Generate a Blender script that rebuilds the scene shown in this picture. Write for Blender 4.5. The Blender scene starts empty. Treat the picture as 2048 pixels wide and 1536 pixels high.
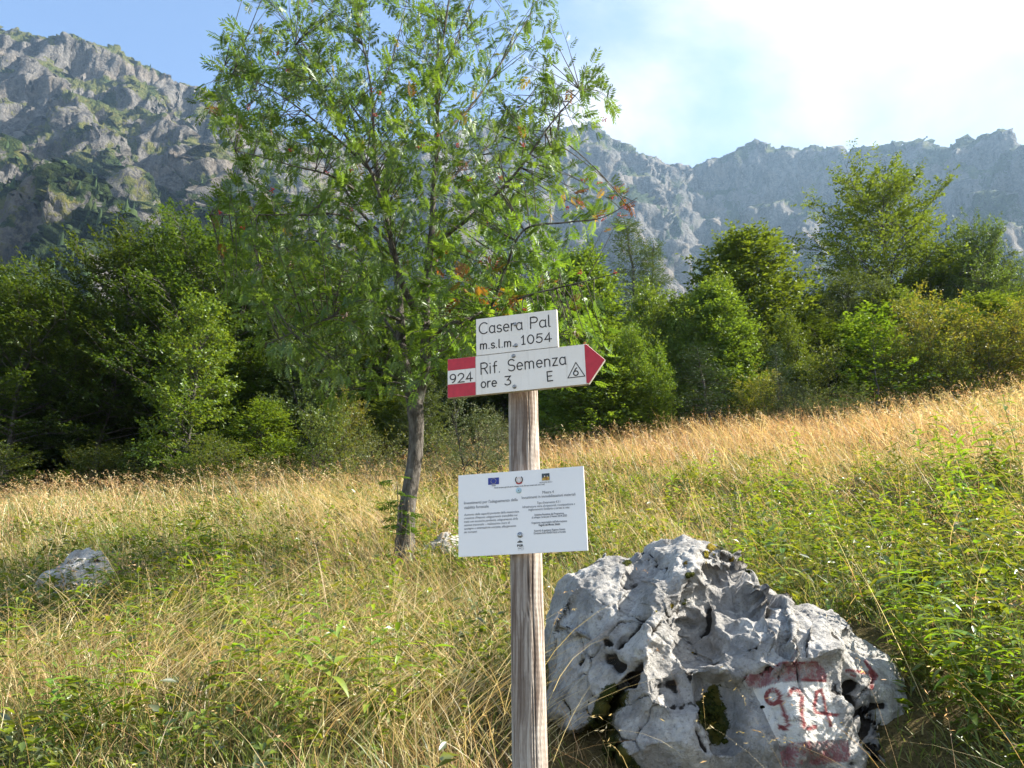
import bpy, math, random
import numpy as np

SC = bpy.context.scene
COL = SC.collection
R = math.radians

# ------------------------------------------------------------------ camera
EYE = (0.0, 0.0, 1.6)
PITCH = 18.0
FPX = 1536.0                       # focal length in photograph pixels (2048 wide)
cam_d = bpy.data.cameras.new('camera')
cam_d.sensor_width = 36.0
cam_d.lens = 36.0 * FPX / 2048.0
cam_d.clip_start = 0.05
cam_d.clip_end = 20000.0
cam = bpy.data.objects.new('camera', cam_d)
COL.objects.link(cam)
cam.location = EYE
cam.rotation_euler = (R(90 + PITCH), 0, 0)
SC.camera = cam

# ------------------------------------------------------------------ light
SUN_AZ, SUN_EL = 82.0, 38.0        # degrees right of the view direction, above the horizon
world = bpy.data.worlds.new('World')
SC.world = world
world.use_nodes = True
wn, wl = world.node_tree.nodes, world.node_tree.links
wn.clear()
w_out = wn.new('ShaderNodeOutputWorld')
w_bg = wn.new('ShaderNodeBackground')
w_bg.inputs['Strength'].default_value = 0.088
sky = wn.new('ShaderNodeTexSky')
sky.sky_type = 'NISHITA'
sky.sun_disc = False
sky.sun_elevation = R(SUN_EL)
sky.sun_rotation = R(SUN_AZ)
sky.altitude = 1054
sky.air_density = 1.0
sky.dust_density = 0.6
sky.ozone_density = 1.4
tc = wn.new('ShaderNodeTexCoord')
def wmath(op, a, b=None, clamp=False):
    n = wn.new('ShaderNodeMath'); n.operation = op; n.use_clamp = clamp
    for i, v in enumerate((a, b)):
        if v is None: continue
        if isinstance(v, (int, float)): n.inputs[i].default_value = v
        else: wl.new(v, n.inputs[i])
    return n.outputs[0]
sep = wn.new('ShaderNodeSeparateXYZ'); wl.new(tc.outputs['Generated'], sep.inputs[0])
# clouds lie on a flat layer: direction divided by its height
zc = wmath('MAXIMUM', sep.outputs['Z'], 0.06)
zc = wmath('ADD', zc, 0.12)
cx = wmath('DIVIDE', sep.outputs['X'], zc)
cy = wmath('DIVIDE', sep.outputs['Y'], zc)
comb = wn.new('ShaderNodeCombineXYZ'); wl.new(cx, comb.inputs[0]); wl.new(cy, comb.inputs[1])
nz = wn.new('ShaderNodeTexNoise'); nz.inputs['Scale'].default_value = 1.15
nz.inputs['Detail'].default_value = 9; nz.inputs['Roughness'].default_value = 0.55
nz.inputs['Distortion'].default_value = 0.25
wl.new(comb.outputs[0], nz.inputs['Vector'])
# the cloud bank builds up towards the sun side of the valley
side = wmath('MULTIPLY', sep.outputs['X'], 0.45)
cov = wmath('ADD', nz.outputs['Fac'], side)
mask = wn.new('ShaderNodeMapRange'); mask.interpolation_type = 'SMOOTHSTEP'
mask.inputs['From Min'].default_value = 0.48; mask.inputs['From Max'].default_value = 0.72
wl.new(cov, mask.inputs['Value'])
mix = wn.new('ShaderNodeMix'); mix.data_type = 'RGBA'
wl.new(mask.outputs[0], mix.inputs[0])
wl.new(sky.outputs[0], [q for q in mix.inputs if q.name == 'A' and q.type == 'RGBA'][0])
cb_n = wn.new('ShaderNodeMix'); cb_n.data_type = 'RGBA'
cb_r = wn.new('ShaderNodeMapRange'); cb_r.inputs['From Min'].default_value = 0.40; cb_r.inputs['From Max'].default_value = 0.62
wl.new(nz.outputs['Fac'], cb_r.inputs['Value']); wl.new(cb_r.outputs[0], cb_n.inputs[0])
[q for q in cb_n.inputs if q.name == 'A' and q.type == 'RGBA'][0].default_value = (2.3, 2.5, 2.8, 1)
[q for q in cb_n.inputs if q.name == 'B' and q.type == 'RGBA'][0].default_value = (3.55, 3.5, 3.45, 1)
wl.new([q for q in cb_n.outputs if q.type == 'RGBA'][0], [q for q in mix.inputs if q.name == 'B' and q.type == 'RGBA'][0])
wl.new([q for q in mix.outputs if q.type == 'RGBA'][0], w_bg.inputs['Color'])
wl.new(w_bg.outputs[0], w_out.inputs['Surface'])

sun_d = bpy.data.lights.new('sun', 'SUN')
sun_d.energy = 5.0
sun_d.angle = R(0.55)
sun_d.color = (1.0, 0.93, 0.80)
sun = bpy.data.objects.new('sun', sun_d)
COL.objects.link(sun)
sun.rotation_euler = (R(90 - SUN_EL), 0, R(180 - SUN_AZ))
sun.location = (300, 80, 300)

SC.view_settings.view_transform = 'Standard'
SC.view_settings.look = 'None'
SC.view_settings.exposure = 1.95
SC.view_settings.gamma = 1.0
SC.view_settings.use_curve_mapping = False
SC.render.engine = 'CYCLES'
SC.cycles.max_bounces = 8
SC.cycles.diffuse_bounces = 3
SC.cycles.glossy_bounces = 2
SC.cycles.transmission_bounces = 4
SC.cycles.volume_bounces = 0
SC.cycles.transparent_max_bounces = 8
SC.cycles.caustics_reflective = False
SC.cycles.caustics_refractive = False
SC.cycles.use_denoising = True
SC.cycles.denoiser = 'OPENIMAGEDENOISE'
SC.cycles.denoising_prefilter = 'ACCURATE'

# ------------------------------------------------------------------ helpers
_cp, _sp = math.cos(R(PITCH)), math.sin(R(PITCH))
def at(px, py, D):
    """world point seen at photograph pixel (px, py), D metres ahead of the eye"""
    u = (px - 1024.0) / FPX; v = (768.0 - py) / FPX
    dy = _cp - v * _sp; dz = _sp + v * _cp
    k = D / dy
    return np.array([u * k, D, EYE[2] + dz * k])
def project(P):
    """photograph pixels of world points (n,3)"""
    x = P[:, 0]; y = P[:, 1]; z = P[:, 2] - EYE[2]
    d = y * _cp + z * _sp; up = -y * _sp + z * _cp
    return 1024 + FPX * x / d, 768 - FPX * up / d

def ground_z(x, y):
    """height of the meadow: it climbs ahead and to the right"""
    x = np.asarray(x, float); y = np.asarray(y, float)
    z = 0.30 * y + 0.085 * x + 0.05 * np.maximum(x, 0)
    z = z + 0.10 * np.sin(x * 0.55 + 0.6) * np.sin(y * 0.42 + 1.0) + 0.05 * np.sin(x * 1.3 + y * 0.9)
    z = z - 0.30 * np.exp(-((x - 1.1) / 1.1) ** 2 - ((y - 3.35) / 0.65) ** 2)      # hollow in front of the boulder
    r = np.hypot(x, y)
    z = np.where(r < 4, z - 0.05 * (4 - r), z)
    return z

def smooth(a, b, x):
    t = np.clip((x - a) / (b - a), 0, 1)
    return t * t * (3 - 2 * t)

def _hash(ix, iy, iz, seed):
    h = (ix.astype(np.int64) * 374761393 + iy.astype(np.int64) * 668265263 + iz.astype(np.int64) * 2147483647 + seed * 974634777) & 0xFFFFFFFF
    h = ((h ^ (h >> 13)) * 1274126177) & 0xFFFFFFFF
    h = ((h ^ (h >> 16)) * 2246822519) & 0xFFFFFFFF
    return h ^ (h >> 15)
def noise3(P, seed=0):
    """gradient noise, about -1..1"""
    F = np.floor(P); f = P - F; I = F.astype(np.int64)
    w = f * f * f * (f * (f * 6 - 15) + 10)
    out = np.zeros(len(P))
    for dx in (0, 1):
        wx = w[:, 0] if dx else 1 - w[:, 0]
        for dy in (0, 1):
            wy = w[:, 1] if dy else 1 - w[:, 1]
            for dz in (0, 1):
                wz = w[:, 2] if dz else 1 - w[:, 2]
                h = _hash(I[:, 0] + dx, I[:, 1] + dy, I[:, 2] + dz, seed)
                gx = (h & 1023) / 511.5 - 1; gy = ((h >> 10) & 1023) / 511.5 - 1; gz = ((h >> 20) & 1023) / 511.5 - 1
                out += wx * wy * wz * (gx * (f[:, 0] - dx) + gy * (f[:, 1] - dy) + gz * (f[:, 2] - dz))
    return out * 1.25
def fbm(P, oct=4, seed=0, gain=0.5, lac=2.03):
    a, s = 1.0, np.zeros(len(P)); Q = P.copy()
    for k in range(oct):
        s += a * noise3(Q, seed + k * 17); Q = Q * lac + 11.3; a *= gain
    return s
def ridged(P, oct=4, seed=0, gain=0.5, lac=2.07):
    a, s, t = 1.0, np.zeros(len(P)), 0.0; Q = P.copy()
    for k in range(oct):
        s += a * (1 - 2 * np.abs(noise3(Q, seed + k * 29))); t += a; Q = Q * lac + 7.7; a *= gain
    return s / t
def worley(P, seed=0):
    """distance to nearest and second nearest cell point, id of the nearest"""
    F = np.floor(P).astype(np.int64); f = P - F
    d1 = np.full(len(P), 9.0); d2 = np.full(len(P), 9.0); idn = np.zeros(len(P), np.int64)
    for dx in (-1, 0, 1):
        for dy in (-1, 0, 1):
            for dz in (-1, 0, 1):
                h = _hash(F[:, 0] + dx, F[:, 1] + dy, F[:, 2] + dz, seed)
                q = np.stack([dx + (h & 1023) / 1023., dy + ((h >> 10) & 1023) / 1023., dz + ((h >> 20) & 1023) / 1023.], 1)
                d = np.sqrt(((q - f) ** 2).sum(1))
                nb = d < d1
                d2 = np.where(nb, d1, np.minimum(d2, d)); idn = np.where(nb, h, idn); d1 = np.where(nb, d, d1)
    return d1, d2, idn

def facets(P, scale, seed, tilt):
    """broken planar faces: every cell is a randomly tilted plane, with steps along the joints"""
    Q = P * scale; F = np.floor(Q).astype(np.int64); f = Q - F
    d1 = np.full(len(P), 9.0); off = np.zeros((len(P), 3)); idn = np.zeros(len(P), np.int64)
    for dx in (-1, 0, 1):
        for dy in (-1, 0, 1):
            for dz in (-1, 0, 1):
                h = _hash(F[:, 0] + dx, F[:, 1] + dy, F[:, 2] + dz, seed)
                q = np.stack([dx + (h & 1023) / 1023., dy + ((h >> 10) & 1023) / 1023., dz + ((h >> 20) & 1023) / 1023.], 1) - f
                d = (q ** 2).sum(1); nb = d < d1
                d1 = np.where(nb, d, d1); off = np.where(nb[:, None], q, off); idn = np.where(nb, h, idn)
    h2 = (idn * 2654435761) & 0xFFFFFFFF
    g = np.stack([(h2 & 255) / 127.5 - 1, ((h2 >> 8) & 255) / 127.5 - 1, ((h2 >> 16) & 255) / 127.5 - 1], 1)
    return ((g * off).sum(1) * tilt + (((h2 >> 24) & 255) / 255.0 - 0.5) * tilt * 0.5) / scale

def scallop(P, scale, seed, tilt, w):
    """worn limestone: shallow bowls meeting in sharp edges (lower envelope of tilted bowls, no steps)"""
    Q = P * scale; F = np.floor(Q).astype(np.int64); f = Q - F
    best = np.full(len(P), 9e9)
    for dx in (-1, 0, 1):
        for dy in (-1, 0, 1):
            for dz in (-1, 0, 1):
                h = _hash(F[:, 0] + dx, F[:, 1] + dy, F[:, 2] + dz, seed)
                d = f - np.stack([dx + (h & 1023) / 1023., dy + ((h >> 10) & 1023) / 1023., dz + ((h >> 20) & 1023) / 1023.], 1)
                h2 = (h * 2654435761) & 0xFFFFFFFF
                g = np.stack([(h2 & 255) / 127.5 - 1, ((h2 >> 8) & 255) / 127.5 - 1, ((h2 >> 16) & 255) / 127.5 - 1], 1)
                best = np.minimum(best, w * (d ** 2).sum(1) + tilt * (g * d).sum(1) + 0.3 * w * ((h2 >> 24) & 255) / 255.0)
    return (best - 0.25 * w) / scale

def mesh_np(name, V, tris=None, quads=None, mats=(), col=None, attrs=None, smooth_shade=True, uv=None):
    me = bpy.data.meshes.new(name)
    V = np.asarray(V, np.float32)
    nt = 0 if tris is None else len(tris); nq = 0 if quads is None else len(quads)
    idx = np.concatenate([np.asarray(a, np.int32).ravel() for a in (tris, quads) if a is not None and len(a)])
    ls = np.concatenate([np.arange(nt) * 3, nt * 3 + np.arange(nq) * 4]).astype(np.int32)
    me.vertices.add(len(V)); me.vertices.foreach_set('co', V.ravel())
    me.loops.add(len(idx)); me.loops.foreach_set('vertex_index', idx)
    me.polygons.add(nt + nq); me.polygons.foreach_set('loop_start', ls)
    if smooth_shade: me.polygons.foreach_set('use_smooth', np.ones(nt + nq, bool))
    if col is not None:
        c = np.ones((len(V), 4), np.float32); c[:, :3] = col
        a = me.attributes.new('col', 'FLOAT_COLOR', 'POINT'); a.data.foreach_set('color', c.ravel())
    for k, v in (attrs or {}).items():
        a = me.attributes.new(k, 'FLOAT', 'POINT'); a.data.foreach_set('value', np.asarray(v, np.float32))
    me.update(calc_edges=True)
    for m in mats: me.materials.append(m)
    return me
def obj(name, me, parent=None, loc=None):
    o = bpy.data.objects.new(name, me); COL.objects.link(o)
    if parent is not None: o.parent = parent
    if loc is not None: o.location = [float(v) for v in loc]
    return o
def tag(o, label, cat, group=None):
    o['label'] = label; o['category'] = cat
    if group: o['group'] = group
    return o
def thing(name, label, cat, loc=(0, 0, 0), group=None):
    o = bpy.data.objects.new(name, None); COL.objects.link(o)
    o.location = [float(v) for v in loc]; o.empty_display_size = 0.2
    return tag(o, label, cat, group)
def grid_quads(nu, nv, wrap_u=False):
    """vertex (i, j) is j*nu + i"""
    i = np.arange(nu if wrap_u else nu - 1); j = np.arange(nv - 1)
    I, J = np.meshgrid(i, j); I2 = (I + 1) % nu
    return np.stack([J * nu + I, J * nu + I2, (J + 1) * nu + I2, (J + 1) * nu + I], -1).reshape(-1, 4)
def tube_arrays(pts, rad, n=6):
    """tapered tube along a polyline -> verts, quads"""
    pts = np.asarray(pts, float); m = len(pts)
    t = np.gradient(pts, axis=0); t /= np.linalg.norm(t, axis=1)[:, None] + 1e-9
    ref = np.where(np.abs(t[:, 2:3]) > 0.9, np.array([[1., 0, 0]]), np.array([[0., 0, 1]]))
    a = np.cross(t, ref); a /= np.linalg.norm(a, axis=1)[:, None] + 1e-9
    b = np.cross(t, a)
    ang = np.arange(n) / n * 2 * math.pi
    V = pts[:, None] + np.asarray(rad)[:, None, None] * (np.cos(ang)[None, :, None] * a[:, None] + np.sin(ang)[None, :, None] * b[:, None])
    return V.reshape(-1, 3), grid_quads(n, m, True)
class Bag:
    """collects pieces of one mesh"""
    def __init__(s): s.V = []; s.T = []; s.Q = []; s.C = []; s.n = 0
    def add(s, V, tris=None, quads=None, col=None):
        V = np.asarray(V, float)
        if tris is not None and len(tris): s.T.append(np.asarray(tris) + s.n)
        if quads is not None and len(quads): s.Q.append(np.asarray(quads) + s.n)
        if col is not None: s.C.append(np.broadcast_to(np.asarray(col, float), V.shape))
        s.V.append(V); s.n += len(V)
    def mesh(s, name, mats=(), smooth_shade=True):
        return mesh_np(name, np.concatenate(s.V), np.concatenate(s.T) if s.T else None, np.concatenate(s.Q) if s.Q else None,
                       mats, np.concatenate(s.C) if s.C else None, None, smooth_shade)

# ------------------------------------------------------------------ materials
class NT:
    def __init__(s, name):
        s.m = bpy.data.materials.new(name); s.m.use_nodes = True
        s.t = s.m.node_tree; s.t.nodes.clear()
        s.out = s.t.nodes.new('ShaderNodeOutputMaterial')
    def n(s, kind, **kw):
        nd = s.t.nodes.new('ShaderNode' + kind)
        for k, v in kw.items():
            if k.startswith('_'): setattr(nd, k[1:], v)
            else: s.put(nd, k, v)
        return nd
    def put(s, nd, k, v):
        inp = nd.inputs[int(k[1:])] if k[0] == 'i' and k[1:].isdigit() else nd.inputs[k.replace('_', ' ')]
        if isinstance(v, bpy.types.NodeSocket): s.t.links.new(v, inp)
        elif isinstance(v, (tuple, list)) and len(v) == 3 and inp.type == 'RGBA': inp.default_value = (*v, 1)
        else: inp.default_value = v
    def math(s, op, a, b=0.0, clamp=False):
        return s.n('Math', _operation=op, _use_clamp=clamp, i0=a, i1=b).outputs[0]
    def mix(s, f, a, b, blend='MIX'):
        nd = s.n('Mix', _data_type='RGBA', _blend_type=blend)
        s.put(nd, 'Factor', f)
        for k, v in (('A', a), ('B', b)):
            i = [q for q in nd.inputs if q.name == k and q.type == 'RGBA'][0]
            if isinstance(v, bpy.types.NodeSocket): s.t.links.new(v, i)
            else: i.default_value = (*v, 1) if len(v) == 3 else v
        return [q for q in nd.outputs if q.type == 'RGBA'][0]
    def ramp(s, v, a, b, lo=0.0, hi=1.0):
        nd = s.n('MapRange', _interpolation_type='SMOOTHSTEP', Value=v)
        nd.inputs['From Min'].default_value = a; nd.inputs['From Max'].default_value = b
        nd.inputs['To Min'].default_value = lo; nd.inputs['To Max'].default_value = hi
        return nd.outputs[0]
    def noise(s, scale, detail=5, rough=0.55, vec=None, dist=0.0):
        nd = s.n('TexNoise', Scale=scale, Detail=detail, Roughness=rough, Distortion=dist)
        if vec is not None: s.t.links.new(vec, nd.inputs['Vector'])
        return nd.outputs['Fac']
    def coord(s, scale=None, kind='Object'):
        c = s.n('TexCoord').outputs[kind]
        if scale is not None:
            mp = s.n('Mapping'); s.t.links.new(c, mp.inputs['Vector']); mp.inputs['Scale'].default_value = scale
            c = mp.outputs[0]
        return c
    def attr(s, name, out='Fac'):
        return s.n('Attribute', _attribute_name=name).outputs[out]
    def bump(s, h, dist=0.01, strength=1.0):
        return s.n('Bump', Height=h, Distance=dist, Strength=strength).outputs[0]
    def principled(s, color, rough=0.8, normal=None, spec=0.3, **kw):
        p = s.n('BsdfPrincipled', Roughness=rough, **{'Base_Color': color})
        p.inputs['Specular IOR Level'].default_value = spec
        if normal is not None: s.put(p, 'Normal', normal)
        for k, v in kw.items(): s.put(p, k, v)
        s.t.links.new(p.outputs[0], s.out.inputs['Surface'])
        return s.m

def leaf_material(name, transl=0.5, gloss=0.06, rough=0.4, warm=(1.25, 1.2, 0.45), vary=0.25):
    n = NT(name)
    c = n.attr('col', 'Color')
    rnd = n.n('ObjectInfo').outputs['Random']
    hsv = n.n('HueSaturation', Color=c, Hue=n.ramp(rnd, 0, 1, 0.5 - vary * 0.06, 0.5 + vary * 0.06), Value=n.ramp(rnd, 0, 1, 1 - vary, 1 + vary))
    c = hsv.outputs[0]
    d = n.n('BsdfDiffuse', Color=c)
    tcol = n.mix(1.0, c, warm, 'MULTIPLY')
    t = n.n('BsdfTranslucent', Color=tcol)
    m1 = n.n('MixShader', Fac=transl); n.t.links.new(d.outputs[0], m1.inputs[1]); n.t.links.new(t.outputs[0], m1.inputs[2])
    g = n.n('BsdfGlossy', Color=(0.9, 0.95, 1.0), Roughness=rough)
    m2 = n.n('MixShader', Fac=gloss); n.t.links.new(m1.outputs[0], m2.inputs[1]); n.t.links.new(g.outputs[0], m2.inputs[2])
    n.t.links.new(m2.outputs[0], n.out.inputs['Surface'])
    return n.m
def plain(name, color, rough=0.6, spec=0.3, var=0.0, scale=30.0, metallic=0.0):
    n = NT(name)
    c = color
    if var:
        f = n.noise(scale, 5, 0.6, n.coord())
        c = n.mix(n.ramp(f, 0.3, 0.7), tuple(v * (1 - var) for v in color), tuple(min(1, v * (1 + var)) for v in color))
    return n.principled(c, rough, None, spec, Metallic=metallic)
# ------------------------------------------------------------------ meadow ground
def ground_material():
    n = NT('meadow soil')
    v = n.coord()
    a = n.noise(0.7, 6, 0.6, v); b = n.noise(9.0, 6, 0.7, v); c = n.noise(60.0, 4, 0.7, v)
    col = n.mix(n.ramp(a, 0.35, 0.65), (0.15, 0.11, 0.045), (0.085, 0.10, 0.03))
    col = n.mix(n.ramp(b, 0.3, 0.7), col, (0.20, 0.15, 0.07))
    col = n.mix(n.ramp(c, 0.45, 0.75), col, (0.05, 0.04, 0.02))
    return n.principled(col, 0.95, n.bump(n.math('ADD', b, c), 0.05), 0.1)
def build_ground():
    ang = np.radians(np.concatenate([np.linspace(-180, -46, 50)[:-1], np.linspace(-46, 46, 130), np.linspace(46, 180, 50)[1:-1]]))
    rad = np.concatenate([np.linspace(0.05, 12, 100), np.geomspace(12.2, 60, 60), np.geomspace(64, 330, 30)])
    A, Rr = np.meshgrid(ang, rad)
    x = (np.sin(A) * Rr).ravel(); y = (np.cos(A) * Rr).ravel()
    P = np.stack([x, y, np.zeros_like(x)], 1)
    z = ground_z(x, y) + 0.035 * fbm(P * 1.7, 4, 3) * np.clip(1.5 - Rr.ravel() / 60, 0.1, 1)
    # beyond the forest edge the wood stands on rising ground
    r = Rr.ravel()
    z = np.where(r > 60, z - np.clip(r - 60, 0, None) * 0.08 * np.clip(y / (r + 1e-6), 0, 1), z)
    me = mesh_np('ground', np.stack([x, y, z], 1), None, grid_quads(len(ang), len(rad), True), [ground_material()])
    o = obj('meadow_ground', me); o['kind'] = 'structure'
build_ground()

# ------------------------------------------------------------------ mountains
RIDGES = [  # (px, py, distance) of the crest lines; last value: flank steepness
    ([(-700, 120, 1000), (-300, 70, 900), (0, 73, 850), (60, 80, 850), (100, 94, 850), (140, 78, 850), (185, 92, 860), (230, 105, 870), (300, 152, 890),
      (330, 165, 900), (400, 210, 925), (440, 240, 940), (520, 285, 1000), (700, 300, 1150), (850, 288, 1250), (950, 262, 1320),
      (1010, 250, 1350), (1100, 268, 1390), (1195, 266, 1400), (1240, 290, 1400), (1280, 310, 1400), (1330, 335, 1410), (1380, 347, 1420),
      (1440, 324, 1420), (1480, 305, 1410), (1520, 289, 1400), (1570, 300, 1370), (1605, 310, 1350), (1625, 292, 1340), (1680, 315, 1300), (1720, 305, 1270),
      (1780, 291, 1220), (1830, 305, 1170), (1895, 298, 1105), (1920, 284, 1080), (1945, 292, 1055), (1980, 290, 1020), (2010, 282, 990),
      (2048, 296, 950), (2300, 270, 760), (2900, 240, 520)], 1.75),
    ([(100, 94, 850), (118, 170, 770), (150, 250, 660), (200, 335, 560), (250, 385, 490), (292, 432, 440), (330, 560, 370)], 1.5),
    ([(-260, 190, 700), (-120, 255, 600), (0, 330, 500), (95, 395, 410), (170, 470, 330), (240, 600, 260)], 0.95),
    ([(230, 105, 870), (255, 190, 790), (300, 240, 730), (370, 300, 660), (430, 345, 600), (470, 400, 520), (520, 520, 400)], 1.3),
    ([(400, 210, 925), (450, 280, 850), (520, 360, 760), (600, 450, 620), (680, 560, 460)], 1.4),
    ([(850, 288, 1250), (880, 380, 1100), (920, 480, 900), (960, 600, 600)], 1.5),
    ([(1195, 266, 1400), (1215, 330, 1340), (1236, 430, 1240), (1262, 540, 1040), (1290, 640, 740)], 2.3),
    ([(1380, 347, 1420), (1405, 425, 1370), (1445, 500, 1230), (1480, 590, 900)], 1.7),
    ([(1520, 289, 1400), (1552, 350, 1340), (1572, 420, 1240), (1600, 480, 1080), (1650, 600, 780)], 2.2),
    ([(1680, 315, 1300), (1705, 400, 1200), (1760, 500, 980), (1800, 620, 680)], 1.5),
    ([(1920, 300, 1080), (1945, 345, 1010), (1965, 430, 890), (2040, 560, 640)], 1.9),
]
def rock_face_material():
    n = NT('limestone cliffs')
    v = n.coord()
    geo = n.n('NewGeometry')
    nz = n.n('SeparateXYZ', i0=geo.outputs['Normal']).outputs['Z']
    fl = n.coord((0.09, 0.09, 0.018))
    a = n.noise(1.0, 8, 0.62, fl); b = n.noise(0.035, 8, 0.65, v); c = n.noise(0.25, 6, 0.7, v); d = n.noise(0.011, 5, 0.6, v)
    rock = n.mix(n.ramp(a, 0.32, 0.68), (0.045, 0.044, 0.046), (0.175, 0.167, 0.16))
    rock = n.mix(n.ramp(c, 0.42, 0.72), rock, (0.24, 0.222, 0.198))
    rock = n.mix(n.math('MULTIPLY', n.ramp(b, 0.5, 0.7), 0.75), rock, (0.055, 0.053, 0.053))
    rock = n.mix(n.math('MULTIPLY', n.ramp(d, 0.52, 0.62), 0.35), rock, (0.25, 0.20, 0.15))
    grass = n.mix(n.ramp(c, 0.35, 0.65), (0.055, 0.075, 0.02), (0.14, 0.135, 0.045))
    scrub = n.mix(n.ramp(c, 0.4, 0.6), (0.012, 0.022, 0.008), (0.035, 0.055, 0.016))
    veg = n.attr('veg'); dens = n.attr('scrub')
    k = n.math('ADD', n.math('ADD', veg, n.math('MULTIPLY', n.math('SUBTRACT', c, 0.5), 0.9)), n.math('MULTIPLY', n.math('SUBTRACT', b, 0.5), 0.9))
    col = n.mix(n.ramp(k, 0.46, 0.58), rock, grass)
    k2 = n.math('ADD', dens, n.math('MULTIPLY', n.math('SUBTRACT', c, 0.5), 1.4))
    col = n.mix(n.ramp(k2, 0.48, 0.6), col, scrub)
    h = n.math('ADD', n.math('MULTIPLY', a, 1.2), n.math('ADD', n.math('MULTIPLY', c, 1.0), n.math('MULTIPLY', b, 1.5)))
    return n.principled(col, 0.95, n.bump(h, 6.0, 1.0), 0.1)
def build_mountains():
    az = np.linspace(math.atan((-330 - 1024) / FPX), math.atan((2380 - 1024) / FPX), 920)
    rr = np.geomspace(200, 1750, 560)
    A, Rr = np.meshgrid(az, rr, indexing='ij')             # (az, r)
    x = (np.sin(A) * Rr).ravel(); y = (np.cos(A) * Rr).ravel()
    P2 = np.stack([x, y, np.zeros_like(x)], 1)
    warp = np.stack([fbm(P2 / 130.0, 3, 5), fbm(P2 / 130.0, 3, 6)], 1)
    amp = 26 + 34 * smooth(-100, 300, x); wx = x + amp * warp[:, 0]; wy = y + amp * warp[:, 1]
    base = 0.26 * np.hypot(x, y) + 6 * fbm(P2 / 90.0, 3, 8)
    H = base - 20
    steep = 1.0 + 0.35 * fbm(P2 / 160.0, 2, 12)
    first = True
    for pts, slope in RIDGES:
        Q = np.array([at(*p) for p in pts])
        best = np.full(len(x), -1e9)
        # crest line itself is not warped, so its outline stays
        ax, ay = (x, y) if first else (wx, wy)
        for k in range(len(Q) - 1):
            a, b = Q[k], Q[k + 1]
            ex, ey = b[0] - a[0], b[1] - a[1]
            t = np.clip(((ax - a[0]) * ex + (ay - a[1]) * ey) / (ex * ex + ey * ey), 0, 1)
            d = np.hypot(ax - a[0] - t * ex, ay - a[1] - t * ey)
            d = np.maximum(d - 2, 0)
            best = np.maximum(best, a[2] + t * (b[2] - a[2]) - slope * steep * d * (0.75 + 0.25 * smooth(0, 60, d)))
        k = 14.0
        hmax = np.maximum(H, best)
        H = hmax + k * 0.25 * np.clip(1 - np.abs(H - best) / k, 0, 1) ** 2
        first = False
    # cliffs: rock ribs, gullies, ledges
    P3 = np.stack([x, y, H * 0.35], 1)
    lift = smooth(20, 90, H - base)
    H0 = H.copy()
    big = ridged(P3 / 95.0, 3, 21); mid = ridged(P3 / 34.0, 3, 22); fine = ridged(P3 / 12.0, 3, 23)
    crest = 1.0
    H = H + lift * (20 * (big - 0.35) + 13 * (mid - 0.3) + 6.5 * (fine - 0.3))
    led = np.sin((H + 14 * fbm(P3 / 150.0, 2, 30)) / 16.0)
    H = H + lift * 5.5 * led
    H = H.reshape(A.shape)
    H = np.where(Rr < 330, np.minimum(H, 0.22 * Rr - 12 + smooth(238, 330, Rr) * (H - 0.22 * Rr + 12)), H)
    # resample every profile so that steep faces get more rows
    n_out = 235
    nx = np.empty((len(az), n_out)); nh = np.empty((len(az), n_out))
    for i in range(len(az)):
        seg = np.hypot(np.diff(rr), 1.5 * np.diff(H[i])) / rr[:-1]
        # past the crest the far flank needs few rows
        cr = np.argmax(H[i] / rr)
        seg[cr + 6:] *= 0.12
        s = np.concatenate([[0], np.cumsum(seg)]); s /= s[-1]
        q = np.linspace(0, 1, n_out)
        nx[i] = np.interp(q, s, rr); nh[i] = np.interp(q, s, H[i])
    AA = np.repeat(az[:, None], n_out, 1)
    X = np.sin(AA) * nx; Y = np.cos(AA) * nx; Z = nh
    V = np.stack([X, Y, Z], -1)
    def blur(a, k):
        for _ in range(k):
            b = a.copy(); b[1:-1, 1:-1] = (a[1:-1, 1:-1] * 2 + a[:-2, 1:-1] + a[2:, 1:-1] + a[1:-1, :-2] + a[1:-1, 2:]) / 6; a = b
        return a
    # push the faces in and out: overhangs, chimneys, blocks
    du = np.gradient(V, axis=0); dv = np.gradient(V, axis=1)
    N = np.cross(du, dv); N /= np.linalg.norm(N, axis=-1)[..., None] + 1e-9
    N[N[..., 2] < 0] *= -1
    F = V.reshape(-1, 3); NF = N.reshape(-1, 3)
    Sq = F * np.array([1 / 9.0, 1 / 9.0, 1 / 26.0])
    disp = 3.5 * (ridged(Sq * 0.6, 4, 41, 0.55) - 0.3) + 9.0 * (ridged(np.stack([F[:, 0] / 30.0, F[:, 1] / 30.0, F[:, 2] / 190.0], 1), 4, 47, 0.55) - 0.3) + 1.4 * scallop(F * np.array([1, 1, 0.45]), 1 / 42.0, 43, 0.45, 0.5) + scallop(F * np.array([1, 1, 0.4]), 1 / 19.0, 44, 0.5, 0.6) + scallop(F * np.array([1, 1, 0.5]), 1 / 8.0, 45, 0.5, 0.6)
    steepness = 1 - np.abs(NF[:, 2])
    # blocks go in along the horizontal so the sky line keeps its place
    hd = NF * np.array([1, 1, 0.4])
    F = F + hd * (disp * smooth(0.15, 0.5, steepness))[:, None]
    # large-scale slope decides where soil holds
    nz = blur(N[..., 2], 4).ravel()
    left = smooth(200, -350, F[:, 0])
    low = smooth(330, 60, F[:, 2] - 0.26 * np.hypot(F[:, 0], F[:, 1]))
    vn = fbm(F / 60.0, 4, 51)
    veg = 0.12 + 0.95 * smooth(0.40, 0.74, nz) + 0.25 * vn + 0.14 * left + 0.22 * low
    scn = fbm(F / 45.0, 4, 57)
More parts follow.
